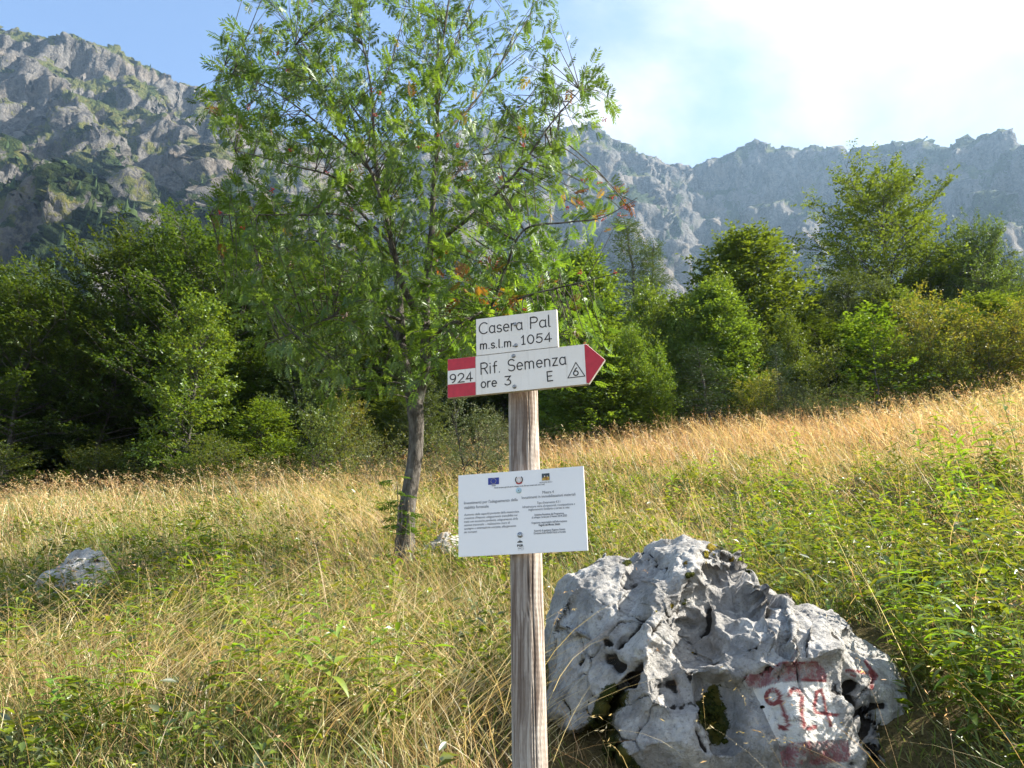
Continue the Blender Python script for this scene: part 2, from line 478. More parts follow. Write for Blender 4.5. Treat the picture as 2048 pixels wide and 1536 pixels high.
    scrub = 0.06 + 0.5 * smooth(0.35, 0.7, nz) + 0.52 * low * smooth(0.25, 0.55, nz) + 0.50 * scn - 0.05 * left + 0.17 * (1 - left)
    me = mesh_np('mountains', F, None, grid_quads(n_out, len(az)), [rock_face_material()], None, {'veg': veg, 'scrub': scrub}, smooth_shade=False)
    o = obj('mountain_ridge', me); o['kind'] = 'structure'
    return F, nz, scrub, veg
MV, MNZ, MSCRUB, MVEG = build_mountains()

# dwarf pines and spruces dotted over the mountain ledges: far too many to count
def build_far_wood():
    rng = np.random.default_rng(77)
    ok = np.where((MSCRUB > 0.52) & (MV[:, 2] > 20) & (MNZ > 0.30))[0]
    pick = rng.choice(ok, size=min(5600, len(ok)), replace=False)
    bag = Bag()
    Vs, Ts, Cs, off = [], [], [], 0
    nring = 5
    for i in pick:
        p = MV[i]
        dist = math.hypot(p[0], p[1])
        tall = rng.random() < 0.45
        h = rng.uniform(4, 9) if tall else rng.uniform(1.8, 4.0)
        w = h * (rng.uniform(0.15, 0.24) if tall else rng.uniform(0.6, 0.95))
        lv = 4 if tall else 3
        ring = []
        zz = np.linspace(0, 1, lv + 1)[:-1]
        for k, q in enumerate(zz):
            rad = w * ((1 - q) ** 0.9 if tall else math.sqrt(1 - q * q * 0.95)) * rng.uniform(0.6, 1.25, nring)
            an = (np.arange(nring) + rng.random()) / nring * 2 * math.pi
            ring.append(np.stack([p[0] + rad * np.cos(an), p[1] + rad * np.sin(an), np.full(nring, p[2] - 0.6 + q * h) + rng.uniform(-.12, .12, nring) * h], 1))
        V = np.concatenate(ring + [np.array([[p[0], p[1], p[2] - 0.6 + h]])])
        T = []
        for k in range(lv - 1):
            for a in range(nring):
                b = (a + 1) % nring
                T += [(k * nring + a, k * nring + b, (k + 1) * nring + b), (k * nring + a, (k + 1) * nring + b, (k + 1) * nring + a)]
        for a in range(nring): T.append(((lv - 1) * nring + a, (lv - 1) * nring + (a + 1) % nring, lv * nring))
        c = np.array([0.020, 0.036, 0.014]) * rng.uniform(0.7, 1.7) + np.array([0.012, 0.010, 0]) * rng.random()
        bag.add(V, T, None, c)
    n = NT('far conifers'); m = n.principled(n.attr('col', 'Color'), 0.9, None, 0.1)
    o = obj('mountain_pine_scrub', bag.mesh('far_wood', [m], False)); o['kind'] = 'stuff'
    o['label'] = 'dark pines and scrub dotted over the ledges of the grey mountain'; o['category'] = 'scrub'
build_far_wood()
# ------------------------------------------------------------------ signpost
POST_D = 2.62
def wood_material():
    n = NT('weathered post wood')
    st = n.coord((1, 1, 0.03))
    wob = n.noise(3.0, 3, 0.5, n.coord((1, 1, 0.9)))
    vec = n.n('VectorMath', _operation='ADD', i0=st)
    off = n.n('CombineXYZ', i0=n.math('MULTIPLY', n.math('SUBTRACT', wob, 0.5), 0.05), i1=n.math('MULTIPLY', n.math('SUBTRACT', wob, 0.5), 0.03))
    n.t.links.new(off.outputs[0], vec.inputs[1]); st = vec.outputs[0]
    grain = n.noise(120, 6, 0.65, st, 0.5); broad = n.noise(34, 4, 0.55, st, 1.0); big = n.noise(6.0, 4, 0.55, n.coord((1, 1, 0.3))); fine = n.noise(260, 3, 0.6, n.coord((1, 1, 0.15)))
    col = n.mix(n.ramp(grain, 0.34, 0.66), (0.21, 0.165, 0.135), (0.50, 0.445, 0.395))
    col = n.mix(n.math('MULTIPLY', n.ramp(fine, 0.5, 0.75), 0.4), col, (0.62, 0.57, 0.52))
    stain = n.math('MULTIPLY', n.ramp(broad, 0.46, 0.58), n.ramp(big, 0.36, 0.56))
    col = n.mix(n.math('MULTIPLY', stain, 0.85), col, (0.10, 0.065, 0.048))
    brown = n.math('MULTIPLY', n.attr('flat'), n.ramp(big, 0.30, 0.60, 0.35, 0.95))
    col = n.mix(n.math('MULTIPLY', brown, 0.75), col, n.mix(n.ramp(grain, 0.3, 0.7), (0.10, 0.07, 0.055), (0.25, 0.19, 0.155)))
    kn = n.n('TexVoronoi', Scale=2.6, _feature='F1'); n.t.links.new(n.coord((1.6, 1.6, 0.9)), kn.inputs['Vector'])
    col = n.mix(n.ramp(kn.outputs['Distance'], 0.085, 0.04), col, (0.09, 0.055, 0.04))
    col = n.mix(n.attr('crack'), col, (0.03, 0.025, 0.022))
    ripple = n.n('TexWave', _wave_type='BANDS', _bands_direction='Z', Scale=38.0, Distortion=3.0, Detail=2.0, i2=3.0).outputs['Fac']
    h = n.math('ADD', grain, n.math('ADD', n.math('MULTIPLY', ripple, 0.12), n.math('MULTIPLY', broad, 0.5)))
    return n.principled(col, 0.85, n.bump(h, 0.004, 1.0), 0.15)
def build_post():
    top = at(1043.7, 648, POST_D); mid = at(1060, 1536, POST_D - 0.02)
    d = (mid - top) / np.linalg.norm(mid - top)
    base_z = float(ground_z(mid[0], mid[1])) - 0.35
    L = (top[2] - base_z) / -d[2]
    root = thing('signpost', 'weathered round wooden post carrying two trail signs and a notice board', 'post', (top + d * L))
    nz, na = 250, 128
    t = np.linspace(0, 1, nz); a = np.arange(na) / na * 2 * math.pi - math.pi / 2     # -pi/2 faces the camera
    T, A = np.meshgrid(t, a, indexing='ij')
    z = T * L
    r = 0.0505 + 0.0075 * T                                                            # a little thicker below
    P = np.stack([np.cos(A) * 3, np.sin(A) * 3, z * 1.2], -1).reshape(-1, 3)
    r = r + 0.0016 * fbm(P, 3, 91).reshape(r.shape)
    # a planed flat runs down the left front
    fl = np.cos(A + math.pi / 2 + 0.50)
    r = np.where(fl > 0, np.minimum(r, (0.0475 + 0.0045 * T + 0.001 * np.sin(z * 5)) / np.maximum(fl, 0.2)), r)
    crack = np.zeros_like(r); flat = smooth(0.72, 0.95, fl) * (1.0 - 0.55 * T)
    rng = np.random.default_rng(5)
    for k, (an, z0, z1, w, dep) in enumerate([(-0.12, -0.1, 0.75, 0.030, 0.006), (0.34, -0.1, 1.6, 0.035, 0.005), (-0.45, 0.3, 1.0, 0.02, 0.003),
                                             (-0.30, 0.75, 2.2, 0.024, 0.006), (0.05, 0.75, 1.3, 0.02, 0.004), (0.75, 0.2, 0.9, 0.02, 0.003), (-0.75, 0.8, 1.9, 0.02, 0.003), (0.2, 1.2, 2.2, 0.022, 0.005), (1.15, -0.1, 0.6, 0.02, 0.004)]):
        Pz = np.stack([z[:, 0] * 3 + k * 9, np.zeros(nz), np.zeros(nz)], 1)
        path = an + 0.10 * fbm(Pz, 3, 60 + k)
        dd = np.abs(A + math.pi / 2 - path[:, None])
        m = np.clip(1 - dd / w, 0, 1) * smooth(z0, z0 + 0.1, z) * smooth(z1, z1 - 0.15, z)
        r = r - dep * m; crack = np.maximum(crack, m ** 0.45)
    ax = top[None, None] * 0 + (z[..., None] - L) * d
    X = np.stack([np.cos(A) * r, np.sin(A) * r, np.zeros_like(r)], -1) + ax
    V = X.reshape(-1, 3)
    quads = grid_quads(na, nz, True)
    # domed end grain
    cap_r = np.linspace(1, 0, 6)[1:]
    n0 = len(V); rings = [V]
    c0 = X[0].mean(0)
    for k, q in enumerate(cap_r):
        rings.append(c0 + (X[0] - c0) * q + np.array([0, 0, 0.006 * (1 - q * q)]))
    V = np.concatenate(rings)
    q2 = []
    prev = 0
    for k in range(len(cap_r)):
        cur = n0 + k * na
        i = np.arange(na); j = (i + 1) % na
        q2.append(np.stack([prev + j, prev + i, cur + i, cur + j], 1)); prev = cur
    cr = np.concatenate([crack.ravel(), np.zeros(len(V) - n0)])
    me = mesh_np('post', V, None, np.concatenate([quads, *q2]), [wood_material()], None, {'crack': cr, 'flat': np.concatenate([flat.ravel(), np.zeros(len(V) - n0)])})
    obj('post', me, root)
    return root
build_post()

# --- single-stroke routed lettering: glyphs as polylines, cap height 1
def arc(cx, cy, rx, ry, a0, a1, n=14):
    return [(cx + rx * math.cos(R(a0 + (a1 - a0) * k / n)), cy + ry * math.sin(R(a0 + (a1 - a0) * k / n))) for k in range(n + 1)]
X_H = 0.64
GL = {
    'C': (0.80, [arc(0.44, 0.5, 0.42, 0.5, 48, 312, 22)]),
    'P': (0.62, [[(0.06, 0), (0.06, 1)], [(0.06, 1), (0.34, 1)] + arc(0.34, 0.75, 0.25, 0.25, 90, -90) + [(0.06, 0.5)]]),
    'R': (0.66, [[(0.06, 0), (0.06, 1)], [(0.06, 1), (0.34, 1)] + arc(0.34, 0.75, 0.25, 0.25, 90, -90) + [(0.06, 0.5)], [(0.34, 0.5), (0.60, 0)]]),
    'S': (0.66, [arc(0.33, 0.74, 0.27, 0.26, 30, 250, 14) + arc(0.33, 0.24, 0.28, 0.25, 80, -150, 14)]),
    'E': (0.58, [[(0.52, 1), (0.06, 1), (0.06, 0), (0.52, 0)], [(0.06, 0.52), (0.45, 0.52)]]),
    'a': (0.58, [arc(0.27, 0.32, 0.23, 0.32, 50, 310, 18), [(0.50, X_H), (0.50, 0.06), (0.55, 0)]]),
    's': (0.48, [arc(0.24, 0.47, 0.18, 0.17, 30, 250, 10) + arc(0.24, 0.16, 0.20, 0.16, 80, -150, 10)]),
    'e': (0.58, [[(0.05, 0.33), (0.52, 0.33)] + arc(0.285, 0.32, 0.235, 0.32, 2, 310, 20)]),
    'r': (0.38, [[(0.06, X_H), (0.06, 0)], [(0.06, 0.4)] + arc(0.30, 0.40, 0.24, 0.24, 180, 80, 8)]),
    'l': (0.26, [[(0.07, 1.02), (0.07, 0.12)] + arc(0.17, 0.10, 0.10, 0.10, 190, 270, 6)]),
    'm': (0.90, [[(0.06, X_H), (0.06, 0)], [(0.06, 0.42)] + arc(0.24, 0.44, 0.18, 0.20, 170, 0, 10) + [(0.42, 0)], [(0.42, 0.42)] + arc(0.60, 0.44, 0.18, 0.20, 170, 0, 10) + [(0.78, 0)]]),
    'n': (0.58, [[(0.06, X_H), (0.06, 0)], [(0.06, 0.40)] + arc(0.27, 0.42, 0.21, 0.22, 170, 0, 10) + [(0.48, 0)]]),
    'o': (0.58, [arc(0.28, 0.32, 0.24, 0.32, 90, 450, 24)]),
    'i': (0.20, [[(0.07, X_H), (0.07, 0)], [(0.07, 0.86), (0.075, 0.90)]]),
    'f': (0.36, [[(0.14, 0), (0.14, 0.78)] + arc(0.30, 0.80, 0.16, 0.20, 180, 80, 8), [(0.02, X_H - 0.02), (0.32, X_H - 0.02)]]),
    'z': (0.50, [[(0.05, X_H), (0.43, X_H), (0.05, 0), (0.45, 0)]]),
    '.': (0.22, [[(0.08, 0.0), (0.085, 0.015)]]),
    '0': (0.68, [arc(0.32, 0.5, 0.27, 0.5, 90, 450, 28)]),
    '1': (0.46, [[(0.08, 0.80), (0.24, 1.0), (0.24, 0)], [(0.10, 0), (0.38, 0)]]),
    '2': (0.66, [arc(0.31, 0.70, 0.26, 0.30, 165, -35, 14) + [(0.06, 0), (0.60, 0)]]),
    '3': (0.62, [[(0.06, 1), (0.52, 1), (0.27, 0.60)] + arc(0.27, 0.31, 0.27, 0.30, 80, -150, 14)]),
    '4': (0.68, [[(0.44, 0), (0.44, 1), (0.05, 0.28), (0.62, 0.28)]]),
    '5': (0.64, [[(0.54, 1), (0.14, 1), (0.09, 0.56)] + arc(0.28, 0.33, 0.27, 0.33, 130, -150, 16)]),
    '6': (0.62, [[(0.44, 1.0), (0.30, 0.86)] + arc(0.30, 0.30, 0.25, 0.30, 160, 520, 26)]),
    '9': (0.66, [arc(0.31, 0.70, 0.25, 0.30, -20, 340, 26) + arc(0.16, 0.60, 0.40, 0.58, 10, -75, 10)]),
    ' ': (0.45, []),
}
def ribbon(bag, pts, w, th):
    """a flat stroke with round ends standing th proud of the board (board front looks to -y)"""
    p = np.asarray(pts, float)
    if len(p) < 2: return
    t = np.gradient(p, axis=0); t /= np.linalg.norm(t, axis=1)[:, None] + 1e-12
    nrm = np.stack([-t[:, 1], t[:, 0]], 1)
    # closed-up mitres at hard corners are fine at this width
    seg = np.diff(p, axis=0); sl = np.linalg.norm(seg, axis=1)[:, None] + 1e-12; sn = np.stack([-(seg / sl)[:, 1], (seg / sl)[:, 0]], 1)
    for k in range(1, len(p) - 1):
        c = float((sn[k - 1] * sn[k]).sum()); nrm[k] = (sn[k - 1] + sn[k]); nrm[k] /= np.linalg.norm(nrm[k]) + 1e-9
        nrm[k] /= max(0.45, math.sqrt((1 + c) / 2))
    nrm[0], nrm[-1] = sn[0], sn[-1]
    a = p + nrm * w / 2; b = p - nrm * w / 2
    n = len(p)
    for y, flip in ((-th, False),):
        V = np.concatenate([np.stack([a[:, 0], np.full(n, y), a[:, 1]], 1), np.stack([b[:, 0], np.full(n, y), b[:, 1]], 1)])
        i = np.arange(n - 1)
        bag.add(V, None, np.stack([i, n + i, n + i + 1, i + 1], 1))
    for e, dirn in ((0, -1), (n - 1, 1)):
        c = p[e]; tt = (seg[0] / sl[0] if e == 0 else seg[-1] / sl[-1]) * dirn; nn = np.array([-tt[1], tt[0]])
        an = np.linspace(-math.pi / 2, math.pi / 2, 7)
        q = c + w / 2 * (np.cos(an)[:, None] * tt + np.sin(an)[:, None] * nn)
        V = np.concatenate([[[c[0], -th, c[1]]], np.stack([q[:, 0], np.full(7, -th), q[:, 1]], 1)])
        bag.add(V, [(0, k, k + 1) for k in range(1, 7)])
def stroke_text(bag, text, x, y, cap, width, w, th, digit_cap=None, lower=1.0):
    """write text from x with total length width, baseline y (board units)"""
    tot = sum(GL[c][0] for c in text) * cap + 0.10 * cap * (len(text) - 1)
    sx = min(1.45, max(0.75, width / tot)) if len(text) > 1 else min(1.3, max(0.8, width / tot))
    gl = (width - sum(GL[c][0] for c in text) * cap * sx) / max(1, len(text) - 1)
    for c in text:
        adv, lines = GL[c]
        for ln in lines:
            ribbon(bag, [(x + px * cap * sx, y + py * cap * (lower if c.islower() else 1)) for px, py in ln], w, th)
        x += adv * cap * sx + gl

PXM = FPX / (POST_D - 0.058) / 1.035    # photograph pixels per metre on the sign plane
def euler_axes(ex, ey, ez):
    cx, sx, cy, sy, cz, sz = math.cos(ex), math.sin(ex), math.cos(ey), math.sin(ey), math.cos(ez), math.sin(ez)
    Rx = np.array([[1, 0, 0], [0, cx, -sx], [0, sx, cx]]); Ry = np.array([[cy, 0, sy], [0, 1, 0], [-sy, 0, cy]]); Rz = np.array([[cz, -sz, 0], [sz, cz, 0], [0, 0, 1]])
    return Rz @ Ry @ Rx
class Board:
    """a flat board with its own axes: u along, v up, in metres from its anchor corner"""
    def __init__(s, name, label, cat, anchor, dist, roll=1.4, yaw=-14.2):
        e = (0.0, R(-roll), R(yaw))
        s.p = at(anchor[0], anchor[1], dist)
        s.root = thing(name, label, cat, s.p)
        s.root.rotation_euler = e
        A = euler_axes(*e); s.U, s.N, s.W = A[:, 0], A[:, 1], A[:, 2]
    def uv(s, px, py):
        """where the photograph's pixel meets the board's plane"""
        e = np.array(EYE); d = at(px, py, 1.0) - e
        q = e + d * (((s.p - e) @ s.N) / (d @ s.N)) - s.p
        return (float(q @ s.U), float(q @ s.W))
    def slab(s, name, outline, y0, y1, mat, bevel=0.0012):
        """prism: outline (u,v) from depth y0 (front) to y1 (back)"""
        o = np.asarray(outline, float); n = len(o)
        c = o.mean(0)
        inn = o + (c - o) / (np.linalg.norm(c - o, axis=1)[:, None]) * bevel
        rings = [np.stack([inn[:, 0], np.full(n, y0), inn[:, 1]], 1), np.stack([o[:, 0], np.full(n, y0 + bevel), o[:, 1]], 1), np.stack([o[:, 0], np.full(n, y1), o[:, 1]], 1)]
        V = np.concatenate(rings); i = np.arange(n); j = (i + 1) % n
        me = bpy.data.meshes.new(name)
        faces = [tuple(range(n))] + [tuple(q) for k in (0, 1) for q in np.stack([k * n + j, k * n + i, (k + 1) * n + i, (k + 1) * n + j], 1).tolist()] + [tuple(range(3 * n - 1, 2 * n - 1, -1))]
        me.from_pydata([tuple(v) for v in V], [], faces); me.update()
        me.materials.append(mat)
        return obj(name, me, s.root)
    def text(s, txt, start, end, cap_px, w=2.35, th=0.0016, lower=1.0, mat=None):
        u0, v0 = s.uv(*start); u1, v1 = s.uv(*end)
        bag = Bag(); stroke_text(bag, txt, 0, 0, cap_px / PXM, math.hypot(u1 - u0, v1 - v0), w / PXM, 0, lower=lower)
        me = bag.mesh('lettering', [mat or M_INK], False)
        o = obj('lettering', me, s.root, (u0, -th, v0)); o.rotation_euler = (0, -math.atan2(v1 - v0, u1 - u0), 0)
        return o
Z1 = lambda x, y: (860 + x / 5.389, 600 + y / 5.389)     # reading positions off the enlarged photograph
M_INK = plain('routed dark lettering', (0.035, 0.03, 0.03), 0.7)
M_WHITE = NT('aged white sign paint')
_f = M_WHITE.noise(9, 5, 0.6, M_WHITE.coord()); _g = M_WHITE.noise(160, 3, 0.6, M_WHITE.coord())
_st = M_WHITE.noise(1.0, 5, 0.6, M_WHITE.coord((70, 70, 5)))
M_WHITE = M_WHITE.principled(M_WHITE.mix(M_WHITE.math('MULTIPLY', M_WHITE.ramp(_st, 0.54, 0.72), 0.30), M_WHITE.mix(M_WHITE.ramp(_g, 0.62, 0.78), M_WHITE.mix(M_WHITE.ramp(_f, 0.3, 0.7), (0.80, 0.725, 0.645), (0.84, 0.77, 0.70)), (0.66, 0.62, 0.57)), (0.50, 0.43, 0.35)), 0.45, M_WHITE.bump(_g, 0.0004), 0.4)
M_RED = plain('red sign paint', (0.50, 0.022, 0.035), 0.45, 0.4, 0.12, 40)
M_EDGE = plain('sign board edge', (0.55, 0.50, 0.45), 0.7, 0.2, 0.2, 50)
M_BOLT = plain('zinc bolt', (0.33, 0.33, 0.34), 0.42, 0.5, 0.2, 200, 0.85)
def add_bolt(board, px, py, y=-0.001):
    u, v = board.uv(px, py)
    bag = Bag()
    n = 20; an = np.arange(n) / n * 2 * math.pi
    prof = [(0.0074, 0.0), (0.0074, 0.0012), (0.0060, 0.0014), (0.0058, 0.003), (0.0046, 0.0048), (0.0024, 0.0056), (0.0020, 0.0045), (0.0004, 0.0043)]
    V = np.concatenate([np.stack([r * np.cos(an), np.full(n, -h), r * np.sin(an)], 1) for r, h in prof])
    bag.add(V, None, grid_quads(n, len(prof), True)[:, ::-1])
    o = obj('bolt', bag.mesh('bolt', [M_BOLT]), board.root, (u, y, v))

def build_trail_signs():
    # arrow sign
    b = Board('trail_arrow_sign', 'white and red wooden arrow sign reading Rif. Semenza, ore 3, E, with number 924', 'sign', (952, 790.5), POST_D - 0.066)
    lbl = [b.uv(895, 797), b.uv(952, 790.5), b.uv(1172.5, 765.8), b.uv(1210, 719), b.uv(1171, 688), b.uv(952, 712.5), b.uv(895, 718.5)]
    lx = lbl[0][0]; v0 = 0.0; v1 = lbl[5][1]; tip = lbl[3]; sx = lbl[4][0]
    b.slab('panel', [(lx, v0), (sx, v0), (sx + 0.004, v0 + 0.001), tip, (sx + 0.004, v1 - 0.001), (sx, v1), (lx, v1)], 0.0, 0.014, M_EDGE)
    e = 0.0008
    ax = b.uv(1170.5, 720)[0]
    b.slab('white_field', [(0.0012, v0 + e), (ax - e, v0 + e), (ax - e, v1 - e), (0.0012, v1 - e)], -0.0008, 0.0004, M_WHITE, 0.0004)
    b.slab('arrow_tip', [(ax, v0 + 0.0055), (sx + 0.0038, v0 + 0.0025), (tip[0] - 0.0012, tip[1]), (sx + 0.0038, v1 - 0.0025), (ax, v1 - 0.0035)], -0.0008, 0.0004, M_RED, 0.0004)
    h = v1 - v0
    b.slab('red_band', [(lx + e, v0 + e), (-0.0012, v0 + e), (-0.0012, v0 + h * 0.335), (lx + e, v0 + h * 0.335)], -0.0008, 0.0004, M_RED, 0.0004)
    b.slab('red_band', [(lx + e, v0 + h * 0.70), (-0.0012, v0 + h * 0.70), (-0.0012, v1 - e), (lx + e, v1 - e)], -0.0008, 0.0004, M_RED, 0.0004)
    b.slab('number_field', [(lx + e, v0 + h * 0.343), (-0.0012, v0 + h * 0.343), (-0.0012, v0 + h * 0.692), (lx + e, v0 + h * 0.692)], -0.0008, 0.0004, M_WHITE, 0.0004)
    b.text('924', Z1(213, 900), Z1(466, 870), 18.5)
    b.text('Rif.', Z1(545, 803), Z1(768, 776), 23.8)
    b.text('Semenza', Z1(840, 768), Z1(1470, 692), 24)
    b.text('ore', Z1(550, 948), Z1(724, 929), 17.6, lower=1.08)
    b.text('3', Z1(805, 921), Z1(887, 912), 18.2)
    b.text('E', Z1(1263, 877), Z1(1330, 868), 19.5)
    b.text('6', Z1(1545, 818), Z1(1606, 810), 15.5)
    bag = Bag()
    tri = [b.uv(*Z1(*q)) for q in ((1572, 674), (1487, 842), (1670, 821))]
    for k in range(3): ribbon(bag, [tri[k], tri[(k + 1) % 3]], 1.7 / PXM, 0)
    obj('triangle_mark', bag.mesh('triangle_mark', [M_INK], False), b.root, (0, -0.0016, 0))
    add_bolt(b, *Z1(901, 605)); add_bolt(b, *Z1(912, 935))
    # rust dribble under the E
    M_RUST = plain('rust stain', (0.30, 0.16, 0.05), 0.9, 0.1, 0.3, 300)
    u, v = b.uv(*Z1(1276, 872)); bag = Bag(); ribbon(bag, [(u, v), (u + 0.0003, v - 0.0022)], 0.0022, 0)
    ribbon(bag, [(u - 0.002, v + 0.0006), (u + 0.006, v + 0.0006)], 0.0011, 0)
    obj('rust_stain', bag.mesh('rust_stain', [M_RUST], False), b.root, (0, -0.0012, 0))
    # place-name board
    c = Board('place_name_sign', 'small white board reading Casera Pal, m.s.l.m. 1054, topmost on the post', 'sign', (952.5, 711.8), POST_D - 0.064)
    W = c.uv(1117, 694.5)[0]; Hh = c.uv(951, 638.5)[1]
    c.slab('panel', [(0, 0), (W, 0), (W, Hh), (0, Hh)], 0.0, 0.013, M_EDGE)
    c.slab('white_field', [(e, e), (W - e, e), (W - e, Hh - e), (e, Hh - e)], -0.0008, 0.0004, M_WHITE, 0.0004)
    c.text('Casera', Z1(530, 370), Z1(1000, 317), 24.4)
    c.text('Pal', Z1(1078, 309), Z1(1308, 284), 24.2)
    c.text('m.s.l.m.', Z1(540, 532), Z1(910, 498), 17.5, w=2.4, lower=1.0)
    c.text('1054', Z1(980, 482), Z1(1318, 444), 18.5)
    add_bolt(c, *Z1(922, 264)); add_bolt(c, *Z1(927, 491))
build_trail_signs()

# --- printed notice board
def font_text(parent, name, txt, x, z, size, mat, width=None, align='LEFT', shear=0.0, bold=0.0, y=-0.0012):
    cu = bpy.data.curves.new(name, 'FONT'); cu.body = txt; cu.size = size * 1.45; cu.align_x = align
    cu.shear = shear; cu.offset = bold; cu.resolution_u = 2
    tmp = bpy.data.objects.new('t', cu); COL.objects.link(tmp)
    dg = bpy.context.evaluated_depsgraph_get(); dg.update()
    me = bpy.data.meshes.new_from_object(tmp.evaluated_get(dg)); me.name = name
    bpy.data.objects.remove(tmp)
    n = len(me.vertices); co = np.empty(n * 3, np.float32); me.vertices.foreach_get('co', co); co = co.reshape(-1, 3)
    if width and n:
        w = co[:, 0].max() - co[:, 0].min(); co[:, 0] *= width / w
        if align == 'LEFT': co[:, 0] -= co[:, 0].min()
        else: co[:, 0] -= (co[:, 0].max() + co[:, 0].min()) / 2
    co = np.stack([co[:, 0], np.zeros(n), co[:, 1]], 1).astype(np.float32)
    me.vertices.foreach_set('co', co.ravel()); me.update()
    me.materials.clear(); me.materials.append(mat)
    return obj(name, me, parent, (x, y, z))
def build_notice():
    bd = Board('notice_board', 'white rectangular notice board with printed text and three logos on the post', 'notice', (917, 1114), POST_D - 0.028)
    root = bd.root
    W = (bd.uv(1167, 932)[0] + bd.uv(1175, 1100)[0]) / 2; H = (bd.uv(916, 951)[1] + bd.uv(1167, 932)[1]) / 2
    wht = NT('laminated white board'); f = wht.noise(4, 4, 0.5, wht.coord())
    wht = wht.principled(wht.mix(wht.ramp(f, 0.3, 0.7), (0.82, 0.79, 0.785), (0.85, 0.82, 0.815)), 0.38, None, 0.4)
    def rect(name, x0, z0, x1, z1, y, mat, th=0.0004):
        V = [(x0, y, z0), (x1, y, z0), (x1, y, z1), (x0, y, z1), (x0, y + th, z0), (x1, y + th, z0), (x1, y + th, z1), (x0, y + th, z1)]
        me = bpy.data.meshes.new(name)
        me.from_pydata(V, [], [(0, 1, 2, 3), (7, 6, 5, 4), (0, 4, 5, 1), (1, 5, 6, 2), (2, 6, 7, 3), (3, 7, 4, 0)]); me.update(); me.materials.append(mat)
        return obj(name, me, root)
    rect('panel', 0, 0, W, H, 0.0, wht, 0.009)
    ink = plain('printed grey ink', (0.10, 0.10, 0.12), 0.6); black = plain('printed black ink', (0.03, 0.03, 0.035), 0.6)
    def L(zx, zy): return bd.uv(900 + zx / 7.062, 920 + zy / 7.062)
    def line(txt, x0, y0, x1, y1, size, mat=ink, **k):
        a = L(x0, y0); b = L(x1, y1)
        al = k.pop('align', 'LEFT')
        x = a[0] if al == 'LEFT' else (a[0] + b[0]) / 2
        font_text(root, 'printed_line', txt, x, (a[1] + b[1]) / 2, size, mat, b[0] - a[0], al, **k)
    line("Investimenti per l'adeguamento della", 200, 628, 957, 580, 0.0098)
    line("viabilità forestale", 200, 693, 547, 672, 0.0098)
    for k, (t, x1, y0, y1) in enumerate([("Aumento della capacità portante della massicciata,", 978, 787, 744), ("creazione d'imposti, adeguamento transibilità nei", 955, 838, 792),
                                         ("tratti con eccessiva pendenza, adeguamento della", 960, 890, 840), ("sezione trasversale – realizzazione muro di", 848, 937, 898),
                                         ("sostegno e sistemazione scarpate, allargamento", 935, 985, 943), ("dei tornanti.", 385, 1033, 1027)]):
        line(t, 200, y0, x1, y1, 0.0074, ink, shear=0.22)
    for t, x0, y0, x1, y1, s, wt in [("Misura 4", 1308, 475, 1466, 466, 0.0092, 0), ("Investimenti in immobilizzazioni materiali", 1015, 553, 1772, 500, 0.0092, 0),
                                 ("Tipo d'intervento 4.3.1", 1230, 622, 1557, 603, 0.0078, 0), ("Infrastrutture viarie silvopastorali, ricomposizione e", 1027, 680, 1768, 634, 0.0076, 0),
                                 ("miglioramento fondiario e servizi in rete", 1110, 716, 1688, 685, 0.0076, 0),
                                 ("Iniziativa finanziata dal Programma", 1195, 787, 1610, 765, 0.0066, 0.00008), ("di sviluppo rurale per il Veneto 2014-2020", 1155, 827, 1652, 797, 0.0066, 0.00008),
                                 ("Organismo responsabile dell'informazione:", 1150, 903, 1657, 873, 0.0066, 0.00008), ("Regole del Monte Salatis", 1255, 934, 1556, 917, 0.0070, 0.0002),
                                 ("Autorità di gestione: Regione Veneto", 1188, 1015, 1630, 988, 0.0066, 0.00008), ("Direzione AdG FEASR Parchi e Foreste", 1185, 1050, 1635, 1026, 0.0066, 0.00008)]:
        line(t, x0, y0, x1, y1, s, ink, align='CENTER', bold=wt)
    line("FEASR", 592, 372, 646, 369, 0.0038, black, align='CENTER', bold=0.0001)
    line("Fondo europeo agricolo per lo sviluppo rurale: l'Europa investe nelle zone rurali", 628, 404, 1336, 352, 0.0050, black, align='CENTER', bold=0.00006)
    line("REGIONE DEL VENETO", 1267, 329, 1445, 319, 0.0046, ink, align='CENTER')
    # blue flag with a ring of stars
    blue = plain('flag blue', (0.035, 0.05, 0.26), 0.5); gold = plain('star yellow', (0.75, 0.62, 0.25), 0.5)
    a = L(540, 352); b = L(692, 246)
    rect('flag_logo', a[0], a[1], b[0], b[1], -0.0012, blue)
    fc = ((a[0] + b[0]) / 2, (a[1] + b[1]) / 2); bag = Bag()
    for k in range(12):
        c0 = (fc[0] + 0.00907 * math.sin(k * math.pi / 6), fc[1] + 0.00907 * math.cos(k * math.pi / 6))
        q = [(c0[0] + r * math.sin(j * math.pi / 5), -0.0016, c0[1] + r * math.cos(j * math.pi / 5)) for j in range(10) for r in ((0.00157 if j % 2 == 0 else 0.00066),)]
        bag.add(np.array([(c0[0], -0.0016, c0[1])] + q), [(0, 1 + j, 1 + (j + 1) % 10) for j in range(10)])
    obj('star_ring', bag.mesh('star_ring', [gold], False), root)
    def disc(bag, c, r, y, n=28, rx=1.0, rz=1.0, a0=0, a1=360):
        an = np.radians(np.linspace(a0, a1, n + 1))
        V = np.concatenate([[[c[0], y, c[1]]], np.stack([c[0] + r * rx * np.cos(an), np.full(n + 1, y), c[1] + r * rz * np.sin(an)], 1)])
        bag.add(V, [(0, k, k + 1) for k in range(1, n + 1)])
